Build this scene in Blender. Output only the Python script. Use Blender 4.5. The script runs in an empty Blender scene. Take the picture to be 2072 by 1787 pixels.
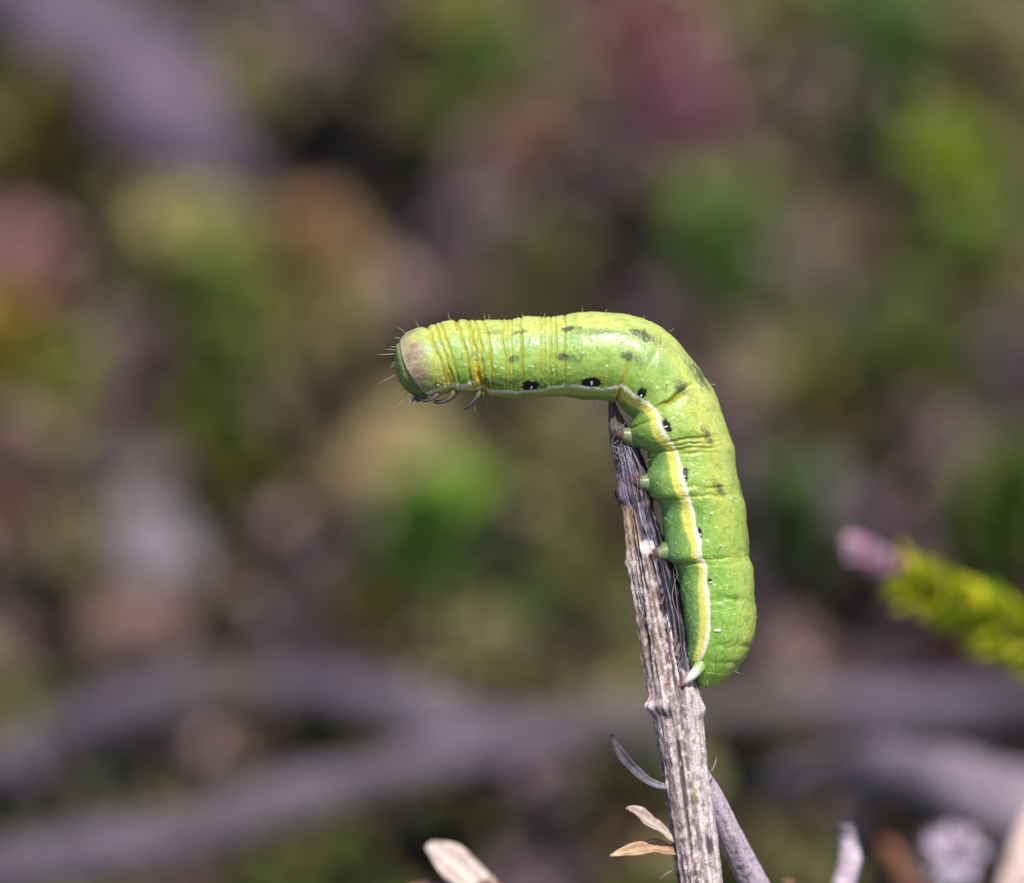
import bpy, math, random
import numpy as np
from mathutils import Vector, Matrix

# ------------------------------------------------------------------ camera, sky, sun, exposure
PITCH = math.radians(30.0)
FOCUS = 0.2556                      # metres to the plane of the caterpillar
PX = 0.046 / 2072.0                 # one picture unit (2072 across) in metres at the focus plane
P0 = np.array([0.0, 0.0, 0.090])    # where the lens axis meets the focus plane, 9 cm above the ground
CR = np.array([1.0, 0.0, 0.0])
CU = np.array([0.0, math.sin(PITCH), math.cos(PITCH)])
CB = np.array([0.0, -math.cos(PITCH), math.sin(PITCH)])
CAM = P0 + FOCUS * CB

scene = bpy.context.scene
COL = scene.collection
cam_d = bpy.data.cameras.new('camera')
cam = bpy.data.objects.new('camera', cam_d); COL.objects.link(cam)
cam.location = CAM
cam.rotation_euler = (math.pi / 2 - PITCH, 0, 0)
cam_d.sensor_width = 36.0
cam_d.lens = 36.0 * FOCUS / 0.046
cam_d.clip_start = 0.01; cam_d.clip_end = 200.0
cam_d.dof.use_dof = True
cam_d.dof.focus_distance = FOCUS - 0.0008
APERTURE = 0.0092
cam_d.dof.aperture_fstop = (cam_d.lens / 1000.0) / APERTURE
scene.camera = cam

sunv = np.array([0.12, 0.0, 0.0]) + 0.69 * CU + 0.70 * CB
sunv /= np.linalg.norm(sunv)
world = bpy.data.worlds.new('World'); scene.world = world; world.use_nodes = True
nt = world.node_tree
sky = nt.nodes.new('ShaderNodeTexSky'); sky.sky_type = 'NISHITA'; sky.sun_disc = False
sky.sun_elevation = math.asin(sunv[2]); sky.sun_rotation = math.atan2(sunv[0], sunv[1])
nt.links.new(sky.outputs['Color'], nt.nodes['Background'].inputs['Color'])
nt.nodes['Background'].inputs['Strength'].default_value = 0.11
sun_d = bpy.data.lights.new('sun', 'SUN'); sun_d.energy = 4.6; sun_d.angle = math.radians(0.53)
sun_d.color = (1.0, 0.95, 0.88)
sun = bpy.data.objects.new('sun', sun_d); COL.objects.link(sun)
sun.location = (0, 0, 3)
sun.rotation_euler = Vector(sunv).to_track_quat('Z', 'Y').to_euler()
vs = scene.view_settings
vs.view_transform = 'Standard'; vs.look = 'None'; vs.exposure = 0.0; vs.gamma = 1.0; vs.use_curve_mapping = False
scene.render.engine = 'CYCLES'
scene.cycles.use_denoising = True

# ------------------------------------------------------------------ helpers
rng = np.random.default_rng(7)
random.seed(7)

def lin(rgb):
    c = np.asarray(rgb, float) / 255.0
    return np.where(c <= 0.04045, c / 12.92, ((c + 0.055) / 1.055) ** 2.4)

def at(x, y, d=0.0):
    """point seen at picture place x, y that stands d metres behind the focus plane"""
    k = (FOCUS + d) / FOCUS
    return CAM - (FOCUS + d) * CB + CR * ((x - 1036.0) * PX * k) + CU * ((893.5 - y) * PX * k)

def on_plane(x, y, z):
    """point of that line of sight at height z above the ground"""
    r = at(x, y) - CAM
    return CAM + r * ((z - CAM[2]) / r[2])

def px_size(p):
    """size in metres of one picture unit at point p"""
    return PX * float(np.dot(CAM - p, CB)) / FOCUS

def hash3(i, j, k, seed):
    h = (i * 374761393 + j * 668265263 + k * 2147483647 + seed * 1274126177) & 0xFFFFFFFF
    h = ((h ^ (h >> 13)) * 1274126177) & 0xFFFFFFFF
    h = ((h ^ (h >> 16)) * 2246822519) & 0xFFFFFFFF
    return ((h ^ (h >> 15)) & 0xFFFFFF) / float(0xFFFFFF)

def vnoise(x, y, z, seed=0):
    x, y, z = np.broadcast_arrays(np.asarray(x, float), np.asarray(y, float), np.asarray(z, float))
    xi, yi, zi = (np.floor(v).astype(np.int64) for v in (x, y, z))
    fx, fy, fz = x - xi, y - yi, z - zi
    fx, fy, fz = (f * f * (3 - 2 * f) for f in (fx, fy, fz))
    out = 0
    for a in (0, 1):
        for b in (0, 1):
            for c in (0, 1):
                w = (fx if a else 1 - fx) * (fy if b else 1 - fy) * (fz if c else 1 - fz)
                out = out + w * hash3(xi + a, yi + b, zi + c, seed)
    return out

def fbm(x, y, z, seed=0, octv=4):
    s, a, t = 0, 0.5, 0
    for o in range(octv):
        s = s + a * vnoise(x * 2 ** o, y * 2 ** o, z * 2 ** o, seed + o); t += a; a *= 0.5
    return s / t

def catmull(P, n, chord=True):
    """smooth curve through rows of P; returns n rows and the parameter of each"""
    P = np.asarray(P, float)
    if chord:
        d = np.maximum(np.linalg.norm(np.diff(P[:, :3], axis=0), axis=1), 1e-9)
    else:
        d = np.ones(len(P) - 1)
    t = np.concatenate([[0], np.cumsum(d)])
    # finite-difference tangents (non-uniform), limited
    m = np.zeros_like(P)
    s = np.diff(P, axis=0) / d[:, None]
    m[0], m[-1] = s[0], s[-1]
    for i in range(1, len(P) - 1):
        m[i] = (s[i - 1] * d[i] + s[i] * d[i - 1]) / (d[i - 1] + d[i])
    q = np.linspace(0, t[-1], n)
    k = np.clip(np.searchsorted(t, q, 'right') - 1, 0, len(P) - 2)
    h = d[k]; u = ((q - t[k]) / h)[:, None]; h = h[:, None]
    return ((2 * u**3 - 3 * u**2 + 1) * P[k] + (u**3 - 2 * u**2 + u) * h * m[k]
            + (-2 * u**3 + 3 * u**2) * P[k + 1] + (u**3 - u**2) * h * m[k + 1]), q

def mesh_obj(name, verts, faces, mat, parent=None, col=None, smooth=True):
    me = bpy.data.meshes.new(name)
    verts = np.asarray(verts, np.float32)
    me.from_pydata(verts.tolist() if len(verts) < 5000 else verts, [], faces)
    if smooth:
        me.polygons.foreach_set('use_smooth', np.ones(len(me.polygons), bool))
    if col is not None:
        ca = me.color_attributes.new('Col', 'FLOAT_COLOR', 'POINT')
        c4 = np.ones((len(verts), 4), np.float32); c4[:, :3] = col
        ca.data.foreach_set('color', c4.ravel())
    me.materials.append(mat)
    me.update()
    o = bpy.data.objects.new(name, me); COL.objects.link(o)
    if parent is not None:
        o.parent = parent
        o.matrix_parent_inverse = parent.matrix_world.inverted()
    return o

def grid_faces(n, m, close=True):
    f = []
    mm = m if close else m - 1
    i = np.arange(n - 1)[:, None]; j = np.arange(mm)[None, :]
    a = i * m + j; b = i * m + (j + 1) % m
    return np.stack([a, a + m, b + m, b], -1).reshape(-1, 4).tolist()

def tube_geo(P, R, m=8, cap=True, n=None):
    """round tapered tube along P, radii R"""
    P = np.asarray(P, float); R = np.asarray(R, float)
    if n:
        Q, _ = catmull(np.column_stack([P, R]), n); P, R = Q[:, :3], np.maximum(Q[:, 3], 1e-7)
    T = np.gradient(P, axis=0); T /= np.linalg.norm(T, axis=1)[:, None] + 1e-12
    up = np.array([0, 0, 1.0]) if abs(T[0][2]) < 0.9 else np.array([1.0, 0, 0])
    N = np.cross(T[0], up); N /= np.linalg.norm(N)
    ph = np.arange(m) * 2 * math.pi / m
    V = []
    for i in range(len(P)):
        N = N - T[i] * np.dot(N, T[i]); N /= np.linalg.norm(N)
        B = np.cross(T[i], N)
        V.append(P[i] + R[i] * (np.cos(ph)[:, None] * N + np.sin(ph)[:, None] * B))
    V = np.concatenate(V)
    F = grid_faces(len(P), m)
    if cap:
        V = np.vstack([V, P[0], P[-1]]); a = len(V) - 2
        F += [[a, (j + 1) % m, j] for j in range(m)]
        o = (len(P) - 1) * m
        F += [[a + 1, o + j, o + (j + 1) % m] for j in range(m)]
    return V, F

def empty(name, loc, label=None, cat=None, group=None):
    o = bpy.data.objects.new(name, None); COL.objects.link(o)
    o.location = loc; o.empty_display_size = 0.004
    o.matrix_world = Matrix.Translation(Vector(loc))
    if label: tag(o, label, cat, group)
    return o

def tag(o, label, cat, group=None):
    o['label'] = label; o['category'] = cat
    if group: o['group'] = group

def new_mat(name, rough=0.6, spec=0.4, sss=0.0, sss_r=(0.5, 1, 0.2), sss_scale=0.0003,
            transl=0.0, noise=None, bump=None, col=None, coat=None):
    """principled material; colour comes from the mesh's Col attribute or col; noise = (scale, amount)"""
    m = bpy.data.materials.new(name); m.use_nodes = True
    t = m.node_tree; p = t.nodes['Principled BSDF']; out = t.nodes['Material Output']
    p.inputs['Roughness'].default_value = rough
    p.inputs['Specular IOR Level'].default_value = spec
    if sss:
        p.inputs['Subsurface Weight'].default_value = sss
        p.inputs['Subsurface Radius'].default_value = sss_r
        p.inputs['Subsurface Scale'].default_value = sss_scale
    if coat:
        p.inputs['Coat Weight'].default_value = coat[0]; p.inputs['Coat Roughness'].default_value = coat[1]
    if col is None:
        a = t.nodes.new('ShaderNodeVertexColor'); a.layer_name = 'Col'; src = a.outputs['Color']
    else:
        a = t.nodes.new('ShaderNodeRGB'); a.outputs[0].default_value = (*col, 1); src = a.outputs[0]
    tc = t.nodes.new('ShaderNodeTexCoord')
    if noise:
        n = t.nodes.new('ShaderNodeTexNoise'); n.inputs['Scale'].default_value = noise[0]
        n.inputs['Detail'].default_value = 5
        t.links.new(tc.outputs['Object'], n.inputs['Vector'])
        mr = t.nodes.new('ShaderNodeMapRange')
        mr.inputs['From Min'].default_value = 0.3; mr.inputs['From Max'].default_value = 0.7
        mr.inputs['To Min'].default_value = 1 - noise[1]; mr.inputs['To Max'].default_value = 1 + noise[1]
        t.links.new(n.outputs['Fac'], mr.inputs['Value'])
        mx = t.nodes.new('ShaderNodeVectorMath'); mx.operation = 'SCALE'
        t.links.new(src, mx.inputs[0]); t.links.new(mr.outputs['Result'], mx.inputs['Scale'])
        src = mx.outputs['Vector']
    t.links.new(src, p.inputs['Base Color'])
    if bump:
        n2 = t.nodes.new('ShaderNodeTexNoise'); n2.inputs['Scale'].default_value = bump[0]
        n2.inputs['Detail'].default_value = 3
        t.links.new(tc.outputs['Object'], n2.inputs['Vector'])
        b = t.nodes.new('ShaderNodeBump'); b.inputs['Strength'].default_value = bump[2]
        b.inputs['Distance'].default_value = bump[1]
        t.links.new(n2.outputs['Fac'], b.inputs['Height'])
        t.links.new(b.outputs['Normal'], p.inputs['Normal'])
    if transl:
        tr = t.nodes.new('ShaderNodeBsdfTranslucent'); t.links.new(src, tr.inputs['Color'])
        ms = t.nodes.new('ShaderNodeMixShader'); ms.inputs[0].default_value = transl
        t.links.new(p.outputs[0], ms.inputs[1]); t.links.new(tr.outputs[0], ms.inputs[2])
        t.links.new(ms.outputs[0], out.inputs['Surface'])
    return m

M_SKIN = new_mat('caterpillar_skin', rough=0.50, spec=0.5, sss=0.30, sss_r=(0.8, 1.0, 0.5), sss_scale=0.00035,
                 noise=(9000, 0.12), bump=(13000, 0.000016, 0.60), coat=(0.45, 0.30))
M_LEG = new_mat('caterpillar_leg', rough=0.45, spec=0.45, sss=0.3, sss_scale=0.0002, noise=(14000, 0.3), transl=0.3)
M_SETA = new_mat('seta', rough=0.3, spec=0.6, col=(0.55, 0.52, 0.40), transl=0.4)
M_SPIR = new_mat('spiracle', rough=0.3, spec=0.5, col=(0.72, 0.72, 0.62))
M_TWIG = new_mat('weathered_twig', rough=0.85, spec=0.25, noise=(12000, 0.30), bump=(9000, 0.00005, 0.8))
M_FIBRE = new_mat('fibre', rough=0.7, spec=0.3, col=(0.42, 0.36, 0.36), transl=0.3)
M_DRY = new_mat('dry_leaf', rough=0.7, spec=0.3, noise=(3000, 0.25), bump=(4000, 0.00006, 0.6), transl=0.25)
M_STEM = new_mat('dead_stem', rough=0.85, spec=0.2, noise=(900, 0.35), bump=(2500, 0.0002, 0.7))
M_FOL = new_mat('heather_foliage', rough=0.5, spec=0.4, noise=(700, 0.15), transl=0.28)
M_LITTER = new_mat('litter', rough=0.9, spec=0.15, noise=(600, 0.3))

# ------------------------------------------------------------------ ground
def make_ground():
    # one sheet: fine and uneven near the caterpillar, coarse out to the horizon
    g = np.concatenate([-np.geomspace(40, 0.32, 16), np.linspace(-0.30, 0.30, 181), np.geomspace(0.32, 40, 16)])
    X, Y = np.meshgrid(g, g + 0.16, indexing='ij')
    near = np.clip(1.0 - (np.hypot(X, Y - 0.16) - 0.30) / 0.4, 0.15, 1)
    Z = ((fbm(X * 40, Y * 40, 0, 3, 4) - 0.5) * 0.018 + (fbm(X * 170, Y * 170, 1, 9, 3) - 0.5) * 0.006) * near - 0.004
    V = np.stack([X, Y, Z], -1).reshape(-1, 3)
    n = len(g)
    F = grid_faces(n, n, close=False)
    m = bpy.data.materials.new('peaty_ground'); m.use_nodes = True
    t = m.node_tree; p = t.nodes['Principled BSDF']; p.inputs['Roughness'].default_value = 0.95
    p.inputs['Specular IOR Level'].default_value = 0.1
    tc = t.nodes.new('ShaderNodeTexCoord')
    n1 = t.nodes.new('ShaderNodeTexNoise'); n1.inputs['Scale'].default_value = 55; n1.inputs['Detail'].default_value = 6
    n2 = t.nodes.new('ShaderNodeTexNoise'); n2.inputs['Scale'].default_value = 420; n2.inputs['Detail'].default_value = 4
    t.links.new(tc.outputs['Object'], n1.inputs['Vector']); t.links.new(tc.outputs['Object'], n2.inputs['Vector'])
    r1 = t.nodes.new('ShaderNodeValToRGB')
    cr = r1.color_ramp
    cr.elements[0].position = 0.34; cr.elements[0].color = (0.014, 0.012, 0.014, 1)
    cr.elements[1].position = 0.70; cr.elements[1].color = (0.085, 0.068, 0.055, 1)
    e = cr.elements.new(0.44); e.color = (0.040, 0.032, 0.036, 1)
    e = cr.elements.new(0.52); e.color = (0.055, 0.055, 0.022, 1)
    e = cr.elements.new(0.60); e.color = (0.072, 0.056, 0.062, 1)
    t.links.new(n1.outputs['Fac'], r1.inputs['Fac'])
    mr = t.nodes.new('ShaderNodeMapRange'); mr.inputs['From Min'].default_value = 0.3; mr.inputs['From Max'].default_value = 0.7
    mr.inputs['To Min'].default_value = 0.5; mr.inputs['To Max'].default_value = 1.5
    t.links.new(n2.outputs['Fac'], mr.inputs['Value'])
    mx = t.nodes.new('ShaderNodeVectorMath'); mx.operation = 'SCALE'
    t.links.new(r1.outputs['Color'], mx.inputs[0]); t.links.new(mr.outputs['Result'], mx.inputs['Scale'])
    t.links.new(mx.outputs['Vector'], p.inputs['Base Color'])
    o = mesh_obj('ground', V, F, m); o['kind'] = 'structure'
    return X, Y, Z
GX, GY, GZ = make_ground()

def ground_z(x, y):
    return ((fbm(np.array([x * 40]), np.array([y * 40]), 0, 3, 4)[0] - 0.5) * 0.018
            + (fbm(np.array([x * 170]), np.array([y * 170]), 1, 9, 3)[0] - 0.5) * 0.006) - 0.004

# ------------------------------------------------------------------ leaf bits
LEAF_V = np.array([[0, 0, 0], [0.30, 0.17, 0.03], [0.30, -0.17, 0.03], [0.34, 0, -0.05],
                   [0.70, 0.13, 0.03], [0.70, -0.13, 0.03], [0.72, 0, -0.03], [1, 0, 0.05]])
LEAF_F = [[0, 3, 1], [0, 2, 3], [1, 3, 6, 4], [3, 2, 5, 6], [4, 6, 7], [6, 5, 7]]

def basis(d, roll):
    d = d / np.linalg.norm(d)
    u = np.array([0, 0, 1.0]) if abs(d[2]) < 0.95 else np.array([1.0, 0, 0])
    s = np.cross(u, d); s /= np.linalg.norm(s); n = np.cross(d, s)
    return d, math.cos(roll) * s + math.sin(roll) * n, -math.sin(roll) * s + math.cos(roll) * n

def leaves_geo(items):
    """items: (base, direction, length, width factor, roll, colour)"""
    V, F, C = [], [], []
    for (b, d, L, w, roll, c) in items:
        e1, e2, e3 = basis(d, roll)
        o = len(V) * 8
        V.append(b + L * (LEAF_V[:, :1] * e1 + w * LEAF_V[:, 1:2] * e2 + LEAF_V[:, 2:] * e3))
        C.append(np.repeat(np.asarray(c)[None], 8, 0))
        F += [[o + k for k in f] for f in LEAF_F]
    return np.concatenate(V), F, np.concatenate(C)

def rnd_dir():
    v = rng.normal(size=3); return v / np.linalg.norm(v)

ALB = 1.0
def vary(c, s=0.18):
    return np.clip(c * (1 + rng.normal(0, s)) * (1 + rng.normal(0, 0.06, 3)), 0.003, 0.9)

def shoot(name, label, cat, x, y, r, rgb, hz=0.014, n=90, tip=None, group=None, lean=None, leaf=None, wf=1.7, gain=1.7):
    """a leafy shoot whose leafy part is seen at x, y with radius r and grows out of the ground"""
    n = int(n * 1.5); c = on_plane(x, y, hz); R = 1.2 * r * px_size(c)
    ln = np.array([rng.uniform(-.5, .5), rng.uniform(-.3, .5), 1.0]) if lean is None else np.array(lean, float)
    ln /= np.linalg.norm(ln)
    bottom = c - ln * R * 1.35; topp = c + ln * R * 1.35
    base = np.array([bottom[0] + rng.uniform(-.004, .004), bottom[1] + rng.uniform(-.004, .004), 0])
    base[2] = ground_z(base[0], base[1]) - 0.002
    if bottom[2] < base[2] + 0.002: bottom[2] = base[2] + 0.002
    e = empty(name, base, label, cat, group)
    V, F = tube_geo([base, (base + bottom) / 2 + [0.0006, 0, 0], bottom, c, topp], [.0009, .0008, .0007, .0006, .0003], 7, n=14)
    mesh_obj('stem', V, F, M_STEM, e, np.repeat(lin((96, 78, 74))[None], len(V), 0))
    L = leaf or max(0.0016, min(0.0042, R * 0.9))
    items = []
    col = lin(rgb) * ALB * gain
    tipc = lin(tip) * ALB * gain if tip is not None else col
    for i in range(n):
        t = rng.uniform(0, 1)
        b = bottom + (topp - bottom) * t
        w = rnd_dir(); d = ln * rng.uniform(0.2, 0.9) + w - ln * np.dot(w, ln) * 0.8
        b = b + (w - ln * np.dot(w, ln)) * R * rng.uniform(0, 0.38)
        items.append((b, d, L * rng.uniform(.7, 1.15), wf, rng.uniform(0, 6.28), vary(tipc if t > .62 else col)))
    V, F, C = leaves_geo(items)
    mesh_obj('foliage', V, F, M_FOL, e, C)
    return e

def dead_stem(name, label, cat, pts, rad, rgb, group=None, m=14, n=60, stubs=3, rough=0.13):
    """pts: world points; ends run into the ground"""
    P = np.array(pts, float)
    R = np.interp(np.linspace(0, 1, len(P)), np.linspace(0, 1, len(rad)), rad)
    Q, _ = catmull(np.column_stack([P, R]), n)
    V, F = tube_geo(Q[:, :3], Q[:, 3], m)
    ctr = np.vstack([np.repeat(Q[:, :3], m, 0), Q[0, :3], Q[-1, :3]])
    nz = fbm(V[:, 0] * 500, V[:, 1] * 500, V[:, 2] * 500, 21, 3) - 0.5
    nl = fbm(V[:, 0] * 150, V[:, 1] * 150, V[:, 2] * 150, 22, 2) - 0.5
    V = ctr + (V - ctr) * (1 + rough * 2.2 * nz + .9 * nl)[:, None]
    c = lin(rgb) * ALB
    nn = fbm(V[:, 0] * 260, V[:, 1] * 260, V[:, 2] * 260, 33, 3); n0 = fbm(V[:, 0] * 75, V[:, 1] * 75, V[:, 2] * 75, 34, 2)
    C = c * (0.15 + 0.8 * nn + .9 * n0)[:, None]
    C = C + (lin((92, 84, 70)) - C) * (smooth01(fbm(V[:, 0] * 110, V[:, 1] * 110, V[:, 2] * 110, 35, 2), .5, .68) * .7)[:, None]
    e = empty(name, P[0], label, cat, group)
    mesh_obj('stem', V, F, M_STEM, e, C)
    for k in range(stubs):
        i = int(n * (0.2 + 0.6 * (k + rng.uniform(.2, .8)) / max(stubs, 1)))
        d = rnd_dir(); T = Q[i + 1, :3] - Q[i - 1, :3]; T /= np.linalg.norm(T)
        d = d - T * np.dot(d, T) * 0.6; d /= np.linalg.norm(d)
        l = Q[i, 3] * rng.uniform(2.2, 5)
        Vs, Fs = tube_geo([Q[i, :3], Q[i, :3] + d * l * .6, Q[i, :3] + d * l + T * l * .3], [Q[i, 3] * .5, Q[i, 3] * .4, Q[i, 3] * .18], 8, n=7)
        mesh_obj('side_twig', Vs, Fs, M_STEM, e, np.repeat((c * .9)[None], len(Vs), 0))
    return e

# ------------------------------------------------------------------ caterpillar
# station table: back outline, belly outline, depth factor (picture units)
ST = [
    # head
    ((800.5, 742), (801.5, 750), 1.0), ((799.5, 722), (806, 768), 1.0), ((800, 706), (818, 786), 1.0),
    ((805, 695), (842, 799), 1.0), ((818, 693), (858, 799), .97),
    # neck fold, then the front rim of the first thoracic segment
    ((824, 700), (868, 793), .97), ((809, 691), (864, 800), 1.0), ((817, 677), (872, 801), 1.02), ((842, 664), (884, 800), 1.02),
    ((868, 659), (893, 798), 1.0), ((880, 656), (902, 796), 1.0), ((908, 649), (928, 795), 1.0), ((935, 647), (948, 795), 1.0),
    ((962, 648), (968, 797), 1.0), ((1005, 647), (1008, 804), 1.0), ((1043, 645), (1047, 806), 1.0), ((1052, 642), (1058, 804), 1.0),
    ((1092, 640), (1093, 803), 1.0), ((1134, 639), (1132, 803), 1.0), ((1150, 636), (1146, 803), 1.0), ((1190, 632), (1182, 808), 1.0),
    ((1236, 633), (1222, 810), 1.0), ((1284, 640), (1243, 816), 1.0), ((1326, 656), (1259, 826), 1.0),
    ((1361, 679), (1268, 836), 1.0), ((1394, 719), (1276, 841), 1.0), ((1420, 751), (1279, 849), 1.0),
    ((1441, 784), (1273, 862), 1.0), ((1457, 823), (1272, 881), 1.0), ((1472, 864), (1285, 900), 1.0),
    ((1485, 900), (1309, 916), 1.0), ((1489, 940), (1312, 941), 1.0), ((1494, 971), (1307, 970), 1.0),
    ((1501, 993), (1315, 1004), 1.0), ((1508, 1022), (1335, 1020), 1.0), ((1512, 1060), (1341, 1058), 1.0),
    ((1514, 1090), (1344, 1095), 1.0), ((1516, 1113), (1348, 1131), 1.0), ((1523, 1144), (1368, 1149), 1.0),
    ((1527, 1195), (1376, 1198), 1.0), ((1530, 1248), (1383, 1246), 1.0), ((1521, 1302), (1390, 1302), 1.0),
    ((1503, 1339), (1391, 1330), 1.0), ((1486, 1359), (1397, 1350), 1.0), ((1464, 1378), (1405, 1371), 1.0),
    ((1446, 1388), (1417, 1388), 1.0), ((1434, 1391), (1428, 1392), 1.0)]
NU, NF = 1100, 320
_a = np.array([[*s[0], *s[1], s[2]] for s in ST])
_c = np.column_stack([(_a[:, 0] + _a[:, 2]) / 2, (_a[:, 1] + _a[:, 3]) / 2])
_step = np.maximum(np.linalg.norm(np.diff(_c, axis=0), axis=1), 6.0)
_tk = np.concatenate([[0], np.cumsum(_step)])
def _hermite(t, P, q):
    d = np.diff(t); s = np.diff(P, axis=0) / d[:, None]
    m = np.zeros_like(P); m[0], m[-1] = s[0], s[-1]
    m[1:-1] = (s[:-1] * d[1:, None] + s[1:] * d[:-1, None]) / (d[1:] + d[:-1])[:, None]
    k = np.clip(np.searchsorted(t, q, 'right') - 1, 0, len(t) - 2)
    h = d[k][:, None]; u = ((q - t[k]) / d[k])[:, None]
    return ((2*u**3 - 3*u**2 + 1) * P[k] + (u**3 - 2*u**2 + u) * h * m[k] + (-2*u**3 + 3*u**2) * P[k+1] + (u**3 - u**2) * h * m[k+1])
SQ = np.linspace(0, _tk[-1], NU)
# round ends: slow the profile down at head and tail by square-root ramps
_b = _hermite(_tk, _a, SQ)
BD, BV = _b[:, :2], _b[:, 2:4]
BC = (BD + BV) / 2
BA = np.linalg.norm(BD - BV, axis=1) / 2
BN = (BD - BV) / (2 * BA[:, None] + 1e-9)
# depth half axis: smoothed radius
ker = np.exp(-np.linspace(-2, 2, 61) ** 2); ker /= ker.sum()
BB = np.convolve(np.pad(BA, 30, mode='edge'), ker, 'valid')
BB = np.minimum(BB, BA * 1.12) * np.where(BA < 40, 1.0, 0.98)
BB[SQ < _tk[9]] = BA[SQ < _tk[9]] * 1.0
PHI = np.arange(NF) * 2 * math.pi / NF

def to_body(x, y):
    """picture place -> (s, phi) on the near side of the body"""
    lo = np.searchsorted(SQ, _tk[6])
    dx = x - BC[lo:, 0]; dy = y - BC[lo:, 1]
    along = np.abs(dx * -BN[lo:, 1] + dy * BN[lo:, 0])
    off = dx * BN[lo:, 0] + dy * BN[lo:, 1]
    cost = along + np.where(np.abs(off) > BA[lo:] * 1.25, 400, 0)
    i = int(np.argmin(cost))
    return SQ[lo + i], math.acos(float(np.clip(off[i] / BA[lo + i], -1, 1)))

def cam_local(x, y, z):
    """picture units (z towards the camera) -> world"""
    k = (FOCUS - z * PX) / FOCUS
    return (P0 + np.multiply.outer((x - 1036.0) * PX * k, CR) + np.multiply.outer((893.5 - y) * PX * k, CU)
            + np.multiply.outer(z * PX, CB))

def smooth01(v, a, b):
    t = np.clip((v - a) / (b - a), 0, 1); return t * t * (3 - 2 * t)

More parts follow.
